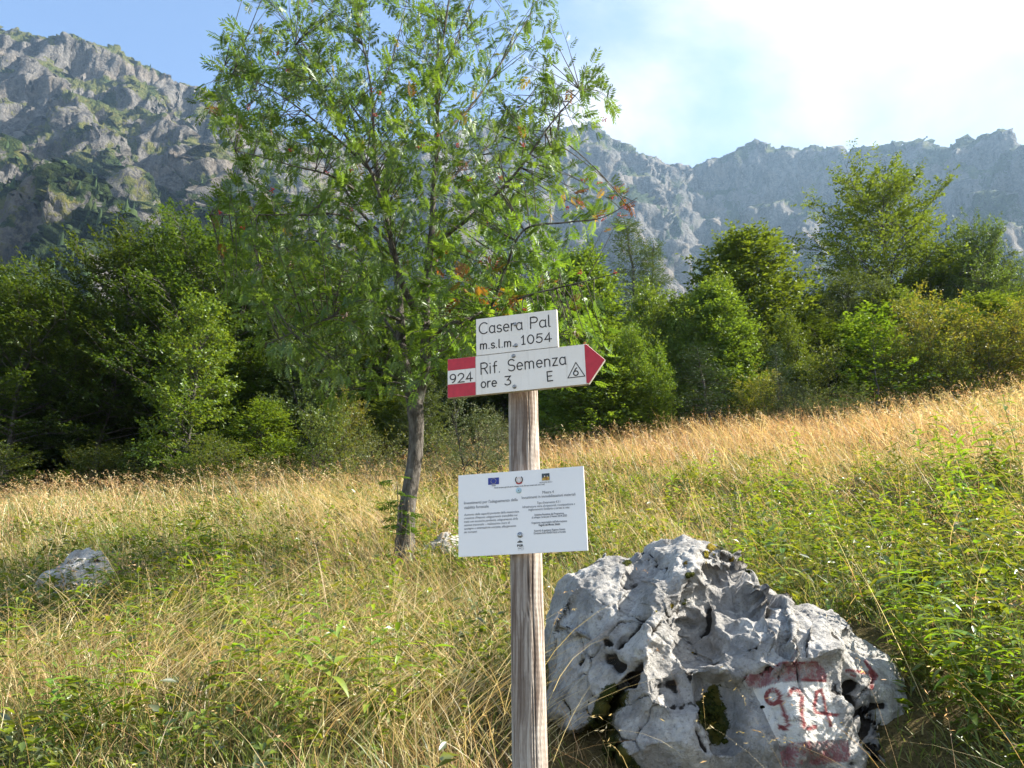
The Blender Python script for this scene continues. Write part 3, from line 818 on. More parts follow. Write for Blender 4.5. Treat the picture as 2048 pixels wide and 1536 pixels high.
    def ringm(bag, c, r0, r1, y, n=40, a0=0, a1=360):
        an = np.radians(np.linspace(a0, a1, n + 1)); V = []
        for r in (r0, r1): V.append(np.stack([c[0] + r * np.cos(an), np.full(n + 1, y), c[1] + r * np.sin(an)], 1))
        i = np.arange(n); bag.add(np.concatenate(V), None, np.stack([i, n + 1 + i, n + 2 + i, i + 1], 1)[:, ::-1])
    # state emblem: gear and star between two branches over a red ribbon
    c = L(975, 278)
    green = plain('emblem dark leaves', (0.07, 0.06, 0.05), 0.6); pale = plain('emblem pale', (0.72, 0.62, 0.58), 0.6); red = plain('emblem red', (0.42, 0.05, 0.05), 0.6)
    bag = Bag(); ringm(bag, c, 0.01023, 0.01353, -0.0014, 30, 128, 250); ringm(bag, c, 0.01023, 0.01353, -0.0014, 30, -70, 52)
    o = obj('branch_wreath', bag.mesh('branch_wreath', [green], False), root)
    bag = Bag(); ringm(bag, c, 0.00495, 0.00924, -0.0014, 30)
    for k in range(10):
        an = k * math.pi / 5; disc(bag, (c[0] + 0.00957 * math.cos(an), c[1] + 0.00957 * math.sin(an)), 0.00115, -0.0014, 6)
    obj('gear_emblem', bag.mesh('gear_emblem', [pale], False), root)
    bag = Bag(); q = [(c[0] + r * math.sin(j * math.pi / 5), -0.0018, c[1] + r * math.cos(j * math.pi / 5)) for j in range(10) for r in ((0.00726 if j % 2 == 0 else 0.0018),)]
    bag.add(np.array([(c[0], -0.0018, c[1])] + q), [(0, 1 + j, 1 + (j + 1) % 10) for j in range(10)])
    obj('emblem_star', bag.mesh('emblem_star', [wht], False), root)
    bag = Bag(); ringm(bag, c, 0.01122, 0.01567, -0.0018, 16, 225, 315)
    obj('emblem_ribbon', bag.mesh('emblem_ribbon', [red], False), root)
    # regional crest: dark square, pale mountains, gold lion field
    a = L(1300, 292); b = L(1404, 186)
    dark = plain('crest dark', (0.06, 0.07, 0.08), 0.6, 0.3, 0.5, 260); gld = plain('crest gold', (0.48, 0.30, 0.06), 0.6, 0.3, 0.5, 300)
    rect('crest', a[0], a[1], b[0], b[1], -0.0012, dark)
    w = b[0] - a[0]; h = b[1] - a[1]
    bag = Bag()
    bag.add(np.array([(a[0] + w * u, -0.0016, a[1] + h * v) for u, v in ((0.02, 0.02), (0.98, 0.02), (0.98, 0.42), (0.75, 0.62), (0.6, 0.45), (0.38, 0.66), (0.25, 0.45), (0.02, 0.30))]), [(0, 1, 2), (0, 2, 3), (0, 3, 4), (0, 4, 5), (0, 5, 6), (0, 6, 7)])
    obj('crest_field', bag.mesh('crest_field', [gld], False), root)
    bag = Bag(); disc(bag, (a[0] + w * 0.68, a[1] + h * 0.25), 0.0022, -0.0019, 12); disc(bag, (a[0] + w * 0.45, a[1] + h * 0.2), 0.0012, -0.0019, 10)
    obj('crest_red', bag.mesh('crest_red', [red], False), root)
    bag = Bag(); disc(bag, (a[0] + w * 0.36, a[1] + h * 0.60), 0.0021, -0.0019, 10); disc(bag, (a[0] + w * 0.72, a[1] + h * 0.58), 0.0017, -0.0019, 10)
    obj('crest_pale', bag.mesh('crest_pale', [pale], False), root)
    # round fixing caps, one pale blue, one grey
    lb = plain('pale blue cap', (0.42, 0.56, 0.62), 0.35, 0.5); gr = plain('grey cap', (0.45, 0.45, 0.47), 0.3, 0.5, 0, 1, 0.6)
    for (zx, zy), m, ink_c in (((972, 430), lb, ink), ((990, 1058), gr, black)):
        c = L(zx, zy); n = 28; an = np.arange(n) / n * 2 * math.pi
        prof = [(0.0098, 0.0), (0.0096, 0.0014), (0.0080, 0.0026), (0.0042, 0.0034), (0.0003, 0.0036)]
        V = np.concatenate([np.stack([c[0] + r * np.cos(an), np.full(n, -h), c[1] + r * np.sin(an)], 1) for r, h in prof])
        bag = Bag(); bag.add(V, None, grid_quads(n, len(prof), True)[:, ::-1]); cap = obj('fixing_cap', bag.mesh('fixing_cap', [m]), root)
        bag = Bag(); disc(bag, c, 0.0018, -0.0040, 12)
        if m is gr: ringm(bag, c, 0.0052, 0.0070, -0.0040, 24)
        obj('screw_socket', bag.mesh('screw_socket', [ink_c], False), cap)
    # PSR logo
    c = L(990, 1168); bag = Bag(); disc(bag, c, 0.0095, -0.0014, 20, 1.0, 0.60, 8, 172)
    bag.add(np.array([(c[0] - 0.002, -0.0014, c[1] + 0.0066), (c[0] + 0.002, -0.0014, c[1] + 0.0066), (c[0], -0.0014, c[1] + 0.0105)]), [(0, 1, 2)])
    obj('hill_logo', bag.mesh('hill_logo', [black], False), root)
    line("PSR", 950, 1226, 1040, 1222, 0.0072, black, align='CENTER', bold=0.00035)
    line("VENETO", 956, 1258, 1042, 1253, 0.0042, ink, align='CENTER')
    line("2014-2020", 956, 1274, 1042, 1271, 0.0016, ink, align='CENTER')
build_notice()
# ------------------------------------------------------------------ boulders
def limestone_material(name='limestone boulder', paint=True, bright=1.0):
    n = NT(name)
    v = n.coord()
    a = n.noise(3.2, 7, 0.62, v); b = n.noise(14, 7, 0.65, v); c = n.noise(70, 5, 0.7, v); lich = n.noise(9.0, 5, 0.5, v, 0.8); st = n.noise(1.0, 6, 0.6, n.coord((9, 9, 1.6)))
    k = lambda r, g, bb: (r * bright, g * bright, bb * bright)
    col = n.mix(n.ramp(a, 0.36, 0.64), k(0.31, 0.30, 0.29), k(0.54, 0.522, 0.50))
    col = n.mix(n.math('MULTIPLY', n.ramp(b, 0.44, 0.66), 0.6), col, k(0.19, 0.185, 0.185))
    col = n.mix(n.math('MULTIPLY', n.ramp(st, 0.52, 0.72), 0.5), col, k(0.60, 0.585, 0.56))
    col = n.mix(n.math('MULTIPLY', n.ramp(lich, 0.60, 0.68), 0.7), col, k(0.62, 0.61, 0.58))
    col = n.mix(n.math('MULTIPLY', n.ramp(c, 0.50, 0.70), 0.6), col, k(0.13, 0.127, 0.122))
    col = n.mix(n.ramp(n.math('ADD', n.attr('dark'), n.math('MULTIPLY', n.math('SUBTRACT', b, 0.5), 0.8)), 0.4, 0.65), col, (0.035, 0.03, 0.026))
    mo = n.ramp(n.math('ADD', n.attr('moss'), n.math('MULTIPLY', n.math('SUBTRACT', c, 0.5), 0.9)), 0.42, 0.6)
    mcol = n.mix(n.ramp(b, 0.4, 0.6), (0.025, 0.035, 0.008), (0.085, 0.075, 0.012))
    col = n.mix(mo, col, mcol)
    rough = 0.85
    if paint:
        # worn white panel and red bands, brushed on by hand
        wear = n.math('ADD', n.math('MULTIPLY', b, 0.55), n.math('MULTIPLY', c, 0.45))
        w = n.math('MULTIPLY', n.attr('white'), n.ramp(wear, 0.62, 0.53, 0.2, 0.96))
        col = n.mix(w, col, (0.80, 0.78, 0.74))
        r = n.math('MULTIPLY', n.attr('red'), n.ramp(wear, 0.56, 0.44, 0.10, 0.85))
        col = n.mix(r, col, n.mix(n.ramp(b, 0.35, 0.65), (0.25, 0.07, 0.085), (0.40, 0.14, 0.14)))
        s = n.attr('stroke')
        col = n.mix(n.math('MULTIPLY', s, n.ramp(wear, 0.60, 0.50, 0.35, 0.95)), col, (0.25, 0.04, 0.045))
    e = n.noise(170, 4, 0.7, v)
    h = n.math('ADD', n.math('ADD', n.math('MULTIPLY', b, 0.8), n.math('MULTIPLY', c, 0.5)), n.math('MULTIPLY', e, 0.15))
    return n.principled(col, rough, n.bump(h, 0.045, 1.0), 0.2)

def dist_poly(u, v, pts):
    d = np.full(u.shape, 1e9)
    for (x0, y0), (x1, y1) in zip(pts[:-1], pts[1:]):
        ex, ey = x1 - x0, y1 - y0
        t = np.clip(((u - x0) * ex + (v - y0) * ey) / (ex * ex + ey * ey + 1e-9), 0, 1)
        d = np.minimum(d, np.hypot(u - x0 - t * ex, v - y0 - t * ey))
    return d
def inside_poly(u, v, pts):
    c = np.zeros(u.shape, bool); n = len(pts)
    for i in range(n):
        x0, y0 = pts[i]; x1, y1 = pts[(i + 1) % n]
        t = ((y0 > v) != (y1 > v)) & (u < (x1 - x0) * (v - y0) / (y1 - y0 + 1e-12) + x0)
        c ^= t
    return c

ROCK_D = 4.15
def build_boulder():
    # outline of the boulder as read from the photograph (and its buried foot), as seen from the front
    out = [(1086, 1300), (1090, 1235), (1108, 1205), (1140, 1150), (1168, 1128), (1190, 1113), (1225, 1104), (1250, 1100), (1272, 1106), (1288, 1113), (1310, 1100), (1345, 1088),
           (1395, 1083), (1440, 1086), (1462, 1095), (1475, 1118), (1500, 1138), (1520, 1160), (1530, 1185), (1545, 1214), (1565, 1210), (1582, 1212), (1600, 1222), (1640, 1222), (1665, 1226), (1690, 1246), (1712, 1272), (1735, 1292), (1762, 1318),
           (1785, 1350), (1812, 1400), (1838, 1455), (1852, 1530), (1840, 1640), (1700, 1730), (1450, 1740), (1220, 1700), (1130, 1600), (1098, 1470), (1088, 1380)]
    Q = np.array([at(x, y, ROCK_D) for x, y in out])
    C = at(1450, 1400, ROCK_D)
    qx, qz = Q[:, 0] - C[0], Q[:, 2] - C[2]
    ang = np.arctan2(qz, qx); rad = np.hypot(qx, qz)
    o = np.argsort(ang); ang, rad = ang[o], rad[o]
    nth, nph = 580, 265
    th = np.linspace(-math.pi, math.pi, nth, endpoint=False)
    Rs = np.interp(th, np.concatenate([ang - 2 * math.pi, ang, ang + 2 * math.pi]), np.tile(rad, 3))
    ph = np.concatenate([np.linspace(0.004, math.pi / 2, int(nph * 0.8), endpoint=False), np.linspace(math.pi / 2, math.pi * 0.995, nph - int(nph * 0.8))])
    PH, TH = np.meshgrid(ph, th, indexing='ij')
    rs = Rs[None, :] * np.sin(PH) ** 0.82
    dep = np.where(np.cos(PH) > 0, 0.50, 0.75)
    cosp = np.sign(np.cos(PH)) * np.abs(np.cos(PH)) ** 0.9
    X = C[0] + rs * np.cos(TH); Z = C[2] + rs * np.sin(TH); Y = C[1] - dep * cosp
    # upper parts lean back, the foot comes forward
    Y = Y + 0.42 * (Z - C[2]) * (0.4 + 0.6 * smooth(-0.8, 0.3, np.cos(PH))) * np.sin(PH) ** 0.3
    V = np.stack([X, Y, Z], -1)
    def normals(V):
        du = np.roll(V, -1, 1) - np.roll(V, 1, 1); dv = np.gradient(V, axis=0)
        N = np.cross(dv, du); N /= np.linalg.norm(N, axis=-1)[..., None] + 1e-12
        return -N if (N[:60, :, 1].mean() > 0) else N
    N = normals(V)
    F = V.reshape(-1, 3); NF = N.reshape(-1, 3)
    px, py = project(F)
    front = smooth(-0.05, 0.50, np.cos(PH).ravel())
    px0, py0 = px, py
    jn = np.stack([fbm(F * 4.5, 4, 31, 0.6), fbm(F * 4.5, 4, 32, 0.6)], 1)
    px = px + 13 * jn[:, 0]; py = py + 13 * jn[:, 1]
    G = lambda x, y, sx, sy, rot=0: np.exp(-0.5 * ((((px - x) * math.cos(R(rot)) + (py - y) * math.sin(R(rot))) / sx) ** 2 + ((-(px - x) * math.sin(R(rot)) + (py - y) * math.cos(R(rot))) / sy) ** 2))
    line = lambda pts, w: np.exp(-0.5 * (dist_poly(px, py, pts) / w) ** 2)
    h = np.zeros(len(F))
    # main masses, pushed towards or away from the viewer: left hump, block on the right, the saddle between them
    def fac(pts, w):                       # soft-edged polygon, 1 inside
        ins = inside_poly(px, py, pts); d = dist_poly(px, py, list(pts) + [pts[0]])
        return smooth(-w, w, np.where(ins, d, -d))
    h += 0.10 * G(1235, 1240, 110, 90, 20) + 0.10 * G(1590, 1290, 100, 62, 20) + 0.14 * G(1560, 1460, 90, 90)
    h += 0.09 * fac([(1290, 1115), (1400, 1090), (1390, 1150), (1330, 1220), (1290, 1320), (1330, 1420), (1260, 1400), (1250, 1250)], 26)
    h -= 0.15 * fac([(1480, 1120), (1535, 1190), (1530, 1225), (1440, 1260), (1395, 1330), (1360, 1290), (1390, 1180), (1430, 1130)], 22)
    h += 0.055 * fac([(1400, 1300), (1470, 1290), (1550, 1250), (1640, 1240), (1690, 1260), (1640, 1330), (1500, 1350), (1478, 1378), (1430, 1360), (1395, 1335)], 13)
    h -= 0.09 * fac([(1395, 1352), (1430, 1368), (1475, 1385), (1470, 1430), (1450, 1500), (1425, 1500), (1415, 1440), (1395, 1400)], 11)
    h += 0.06 * fac([(1205, 1425), (1290, 1400), (1340, 1420), (1390, 1420), (1420, 1520), (1400, 1640), (1260, 1640)], 22)
    h -= 0.06 * line([(1292, 1112), (1258, 1170), (1238, 1260)], 18)
    h -= 0.24 * fac([(1070, 1395), (1100, 1425), (1135, 1470), (1160, 1475), (1190, 1440), (1222, 1385), (1252, 1362), (1215, 1430), (1225, 1490), (1250, 1540), (1260, 1660), (1070, 1660)], 10)
    h += 0.07 * fac([(1500, 1330), (1640, 1300), (1665, 1400), (1700, 1490), (1700, 1640), (1570, 1640), (1560, 1490)], 14)
    h -= 0.05 * fac([(1655, 1350), (1690, 1370), (1760, 1420), (1780, 1640), (1715, 1640), (1705, 1500)], 14)
    q = F.copy()
    wq = q + 0.04 * np.stack([fbm(q * 3, 3, 61), fbm(q * 3, 3, 62), fbm(q * 3, 3, 63)], 1)
    big = 0.04 * fbm(q * 1.7, 3, 201) + scallop(wq, 1.9, 17, 0.34, 0.20)
    big -= big.mean()
    F = F + np.array([0, -1.0, 0.15]) * (h * front)[:, None] + NF * big[:, None]
    V = F.reshape(V.shape); N = normals(V); NF = N.reshape(-1, 3)
    # broken joint faces in the saddle, flutes and pits elsewhere
    broken = np.clip(1.1 * G(1450, 1200, 75, 62, -30) + 0.7 * G(1490, 1160, 45, 50) + 0.8 * G(1390, 1280, 40, 50) + 0.35 * G(1720, 1450, 60, 60), 0, 1)
    w2 = q + 0.03 * np.stack([fbm(q * 6, 3, 1), fbm(q * 6, 3, 2), fbm(q * 6, 3, 3)], 1)
    g = broken * (scallop(w2, 7.0, 7, 0.75, 0.5) + scallop(w2, 15.0, 8, 0.6, 0.5)) + (1 - 0.7 * broken) * (0.9 * scallop(w2 * np.array([1.2, 1, 0.7]), 3.4, 9, 0.34, 0.22) + 0.6 * scallop(w2 * np.array([1.4, 1, 0.6]), 9.0, 10, 0.35, 0.35))
    d1b, d2b, idb = worley(q * 3.0 + 0.35 * np.stack([fbm(q * 2.2, 3, 11), fbm(q * 2.2, 3, 12), fbm(q * 2.2, 3, 13)], 1), 9)
    crk = smooth(0.035, 0.0, d2b - d1b) * smooth(0.0, 0.3, fbm(q * 1.3, 2, 77) + 0.15)
    g -= 0.020 * crk
    flute = ridged(np.stack([F[:, 0] * 9 + F[:, 2] * 2.5, F[:, 1] * 7, F[:, 2] * 2.4], 1), 5, 210, 0.6)
    strat = ridged(np.stack([q[:, 0] * 5 - q[:, 2] * 9, q[:, 1] * 4, q[:, 0] * 3 + q[:, 2] * 4], 1), 5, 222, 0.62)
    g += 0.012 * (flute - 0.2) + 0.011 * (strat - 0.2) + 0.008 * (ridged(q * 11, 5, 214, 0.65) - 0.2) + 0.005 * fbm(q * 36, 4, 218, 0.65)
    pit = smooth(0.30, 0.55, fbm(q * 17, 3, 225)) * smooth(-0.1, 0.3, fbm(q * 2.6, 2, 226)); g -= 0.010 * pit
    px, py = px0, py0
    # cracks and holes the photograph shows
    dark = np.zeros(len(F)); moss = np.zeros(len(F))
    for pts, w, dp, md in [([(1272, 1212), (1262, 1235), (1240, 1262), (1226, 1284)], 5, 0.10, 0.9), ([(1195, 1262), (1204, 1270)], 5.5, 0.08, 1.0), ([(1194, 1306), (1212, 1312), (1226, 1328)], 8, 0.09, 1.0),
                           ([(1128, 1315), (1133, 1308)], 5, 0.06, 0.8), ([(1372, 1196), (1345, 1212), (1322, 1232), (1290, 1262)], 4.5, 0.05, 0.7), ([(1262, 1328), (1256, 1345), (1250, 1362)], 5, 0.07, 0.8),
                           ([(1300, 1112), (1270, 1128), (1252, 1134)], 6, 0.07, 0.6), ([(1385, 1160), (1375, 1180), (1378, 1215)], 5, 0.05, 0.5), ([(1455, 1095), (1470, 1120), (1490, 1145)], 6, 0.05, 0.5),
                           ([(1425, 1200), (1428, 1225), (1408, 1245)], 5, 0.06, 0.7), ([(1688, 1382), (1675, 1392), (1690, 1415), (1698, 1432)], 7, 0.06, 1.0), ([(1672, 1398), (1684, 1400)], 8, 0.05, 1.0), ([(1702, 1436), (1742, 1420), (1765, 1415)], 4, 0.04, 0.9),
                           ([(1726, 1440), (1722, 1470), (1714, 1484)], 6, 0.05, 1.0), ([(1741, 1445), (1741, 1470)], 3, 0.03, 0.8), ([(1728, 1496), (1736, 1494)], 6, 0.05, 1.0), ([(1764, 1445), (1772, 1455)], 5, 0.04, 0.8),
                           ([(1640, 1288), (1652, 1302)], 5, 0.02, 1.0), ([(1480, 1360), (1476, 1374)], 6, 0.05, 0.9), ([(1505, 1360), (1511, 1348)], 4.5, 0.04, 0.9), ([(1340, 1360), (1345, 1376)], 5, 0.04, 0.6), ([(1390, 1470), (1405, 1500)], 5, 0.05, 0.9), ([(1740, 1525), (1752, 1510)], 9, 0.06, 1.0)]:
        m = np.clip(1.4 * np.exp(-0.5 * (dist_poly(px + 3 * fbm(q * 18, 2, 301), py + 3 * fbm(q * 18, 2, 302), pts) / w) ** 2), 0, 1) * front
        g -= dp * 0.65 * m; dark = np.maximum(dark, m * md)
    dark = np.maximum(dark, 0.75 * crk); dark = np.maximum(dark, 0.6 * pit)
    mnz = fbm(q * 12, 4, 520, 0.6)
    hole = np.clip(1.1 * G(1425, 1415, 22, 36, 12) + G(1440, 1475, 12, 28) + 0.5 * mnz, 0, 1) * smooth(0.25, 0.6, G(1428, 1430, 30, 55, 12)) * front
    moss = np.maximum(moss, hole * 0.9); dark = np.maximum(dark, hole * 0.55)
    gap = np.clip(1.3 * line([(1222, 1385), (1195, 1430), (1205, 1480), (1255, 1550)], 17) + 1.2 * G(1140, 1540, 48, 50), 0, 1) * front
    moss = np.maximum(moss, gap); dark = np.maximum(dark, 0.3 * gap)
    moss = np.maximum(moss, 0.7 * G(1440, 1105, 20, 10) + 0.5 * G(1500, 1140, 14, 14))
    F = F + NF * g[:, None]
    px, py = project(F)
    Z4 = lambda x, y: (1460 + x / 5.12, 1290 + y / 5.12)
    jx = px + 1.6 * fbm(q * 30, 3, 401); jy = py + 1.6 * fbm(q * 30, 3, 402)
    poly = lambda pts: (inside_poly(jx, jy, [Z4(*p) for p in pts]) & (np.cos(PH).ravel() > -0.1)).astype(float)
    white = poly([(230, 450), (520, 380), (990, 375), (1035, 560), (1110, 760), (1205, 965), (500, 1015), (420, 850), (330, 640)])
    red = np.maximum(poly([(135, 320), (190, 300), (300, 300), (420, 220), (530, 180), (900, 176), (960, 240), (990, 300), (985, 375), (740, 352), (520, 382), (250, 452), (190, 425)]),
                     poly([(495, 1018), (800, 985), (1200, 962), (1225, 1080), (1245, 1190), (900, 1225), (540, 1250)]))
    S = np.zeros(len(F))
    loop9 = [(440 + 68 * math.cos(a), 530 + 72 * math.sin(a)) for a in np.linspace(0.5, 0.5 + 2 * math.pi, 20)]
    for pts, w in [(loop9 + [(505, 560), (545, 660), (580, 760), (592, 810), (570, 855), (512, 845)], 19), ([(612, 505), (625, 470), (660, 455), (705, 470), (738, 530), (732, 650), (740, 750), (765, 852), (820, 852), (872, 835)], 19),
                   ([(935, 462), (885, 482), (868, 600), (868, 692), (980, 705), (1092, 718)], 15), ([(935, 462), (960, 540), (978, 640), (992, 710), (1022, 790), (1035, 830)], 13),
                   ([(1190, 262), (1290, 270), (1400, 288), (1480, 312)], 14), ([(1385, 168), (1420, 220), (1455, 270), (1492, 310), (1465, 350), (1452, 400), (1452, 440)], 15), ([(1440, 290), (1480, 320)], 30),
                   ([(470, 215), (540, 182), (900, 178)], 7), ([(735, 352), (980, 372)], 9), ([(1240, 300), (1280, 318)], 10)]:
        d = dist_poly(jx, jy, [Z4(*p) for p in pts]) * 5.12
        S = np.maximum(S, smooth(w * 1.2 + 7, w * 1.2 - 5, d))
    S *= (np.cos(PH).ravel() > -0.1)
    dark *= (1 - white); moss *= (1 - white)
    Fw = F.copy()
    base = np.array([C[0], C[1], float(ground_z(C[0], C[1]))])
    root = thing('painted_boulder', 'large grey limestone boulder with red and white painted number 924 and arrow', 'boulder', base)
    quads = grid_quads(nth, nph, True)
    me = mesh_np('boulder', F - base, None, quads, [limestone_material()], None, {'dark': dark, 'moss': moss, 'white': white, 'red': red, 'stroke': S})
    obj('stone', me, root)
    # moss cushions growing in the joints
    n = NT('moss cushion'); v = n.coord(); a = n.noise(60, 4, 0.7, v); b = n.noise(14, 3, 0.5, n.coord(None, 'Object'))
    m_moss = n.principled(n.mix(n.ramp(a, 0.35, 0.65), n.mix(n.n('ObjectInfo').outputs['Random'], (0.10, 0.10, 0.012), (0.17, 0.075, 0.015)), (0.24, 0.20, 0.03)), 1.0, n.bump(a, 0.02), 0.05)
    n = NT('dark moss'); a = n.noise(60, 4, 0.7, n.coord())
    m_dark = n.principled(n.mix(n.ramp(a, 0.35, 0.65), (0.015, 0.022, 0.006), (0.055, 0.06, 0.012)), 1.0, n.bump(a, 0.02), 0.05)
    rng = np.random.default_rng(12)
    ib = (np.cos(PH).ravel() > 0.0)
    idx = np.where(ib)[0]
    spots = [(1422, 1096, 0.030, m_moss), (1410, 1107, 0.026, m_moss), (1428, 1112, 0.018, m_moss), (1373, 1130, 0.022, m_moss), (1462, 1122, 0.024, m_moss), (1478, 1135, 0.030, m_moss), (1385, 1307, 0.026, m_moss), (1420, 1300, 0.034, m_moss), (1474, 1388, 0.024, m_moss),
             (1482, 1190, 0.018, m_moss), (1385, 1150, 0.026, m_dark), (1312, 1225, 0.018, m_moss), (1345, 1212, 0.02, m_moss), (1368, 1207, 0.02, m_dark), (1410, 1390, 0.05, m_dark), (1418, 1425, 0.055, m_dark), (1440, 1460, 0.04, m_dark), (1425, 1448, 0.03, m_moss),
             (1216, 1390, 0.05, m_dark), (1198, 1415, 0.06, m_dark), (1200, 1450, 0.06, m_dark), (1222, 1500, 0.07, m_dark), (1185, 1480, 0.06, m_dark), (1255, 1128, 0.02, m_dark), (1450, 1480, 0.03, m_dark), (1500, 1145, 0.025, m_dark)]
    N2 = normals(F.reshape(V.shape)).reshape(-1, 3)
    mn = fbm(q * 9, 4, 501, 0.6); mf = fbm(q * 55, 3, 502, 0.6)
    Ig = np.arange(len(F)).reshape(V.shape[:2])
    for sx, sy, sr, mm in spots:
        r_px = sr * FPX / ROCK_D * (1.15 if mm is m_dark else 1.1)
        d = np.hypot(px - sx, (py - sy) * 1.15) / r_px
        hgt = (1 - d) + (1.25 if mm is m_dark else 0.8) * mn + 0.25 * mf
        sel = (hgt > 0.25) & ib & (d < 1.6)
        sq = sel[quads].all(1)
        if sq.sum() < 4: continue
        qs = quads[sq]; u, inv = np.unique(qs, return_inverse=True)
        lift = np.clip((hgt[u] - 0.25) * 0.9, 0, 1) ** 0.6 * sr * 0.42 + 0.004 * mf[u] + 0.002
        Vm = F[u] + N2[u] * lift[:, None]
        c0 = F[u].mean(0)
        obj('moss_patch', mesh_np('moss_patch', Vm - c0, None, inv.reshape(-1, 4), [mm]), root, c0 - base)
    return Fw
ROCKV = build_boulder()

def small_boulder(name, label, px, py, D, w, h, d, seed, tilt=0.0):
    p = at(px, py, D); p[2] = float(ground_z(p[0], p[1])) - 0.05
    nu, nv = 120, 70
    t = np.linspace(0, 2 * math.pi, nu, endpoint=False); f = np.linspace(0.01, math.pi - 0.01, nv)
    Fv, T = np.meshgrid(f, t, indexing='ij')
    D3 = np.stack([np.sin(Fv) * np.cos(T), np.sin(Fv) * np.sin(T), np.cos(Fv)], -1).reshape(-1, 3)
    s = 1 + 0.25 * fbm(D3 * 1.3 + seed, 3, seed) + 0.5 * scallop(D3 + seed, 1.5, seed + 2, 0.6, 0.5) + 0.5 * scallop(D3 + seed, 4.0, seed + 3, 0.6, 0.5) + 0.06 * (ridged(D3 * 5 + seed, 4, seed + 1) - 0.2)
    V = D3 * s[:, None] * np.array([w, d, h])
    V[:, 2] += V[:, 0] * tilt
    dark = 0.55 * smooth(0.1, 0.45, fbm(D3 * 2.2 + seed, 3, seed + 5))
    z = np.zeros(len(V))
    root = thing(name, label, 'boulder', p)
    obj('stone', mesh_np('stone', V, None, grid_quads(nu, nv, True), [M_STONE2], None, {'dark': dark, 'moss': z}), root)
M_STONE2 = limestone_material('pale limestone', False, 1.3)
small_boulder('limestone_rock', 'pale weathered rock lying in grass left of the post', 152, 1172, 7.5, 0.36, 0.36, 0.28, 31, 0.25)
small_boulder('limestone_rock', 'white stone half hidden in grass right of the rowan trunk', 884, 1100, 8.3, 0.24, 0.22, 0.2, 44, 0.35)
# ------------------------------------------------------------------ trees and shrubs of the wood edge
def bark_material(name, a=(0.10, 0.085, 0.07), b=(0.22, 0.20, 0.175), scale=1.0):
    n = NT(name)
    f = n.noise(14 * scale, 6, 0.65, n.coord((1, 1, 0.3))); g = n.noise(3.0 * scale, 4, 0.6, n.coord())
    h = n.noise(40 * scale, 4, 0.6, n.coord((1, 1, 0.6)))
    col = n.mix(n.ramp(f, 0.35, 0.68), a, b); col = n.mix(n.math('MULTIPLY', n.ramp(g, 0.55, 0.72), 0.6), col, (0.30, 0.31, 0.27))
    return n.principled(col, 0.9, n.bump(n.math('ADD', f, n.math('MULTIPLY', h, 0.5)), 0.03 / scale), 0.15)
M_BARK = bark_material('grey beech bark', (0.045, 0.04, 0.035), (0.13, 0.12, 0.11))
M_LEAF = leaf_material('broad leaves', 0.48, 0.022, 0.42, (1.45, 1.3, 0.42), 0.16)
M_NEEDLE = leaf_material('needles', 0.25, 0.03, 0.5, (1.2, 1.15, 0.6), 0.12)

def unit(v): return v / (np.linalg.norm(v, axis=-1, keepdims=True) + 1e-9)
def leaf_quads(base, d, nrm, ln, wd, col, fold=0.12):
    """diamond leaves: base points, direction, normal (n,3), length, width (n)"""
    d = unit(d); s = unit(np.cross(d, nrm)); u = np.cross(s, d)
    ln = ln[:, None]; wd = wd[:, None]
    mid = base + d * ln * 0.45
    V = np.stack([base, mid + s * wd * 0.5 + u * wd * fold, base + d * ln - u * ln * 0.12, mid - s * wd * 0.5 + u * wd * fold], 1)
    n = len(base); i = np.arange(n)[:, None] * 4
    T = np.concatenate([i + np.array([[0, 1, 2]]), i + np.array([[0, 2, 3]])])
    return V.reshape(-1, 3), T, np.repeat(col, 4, 0)

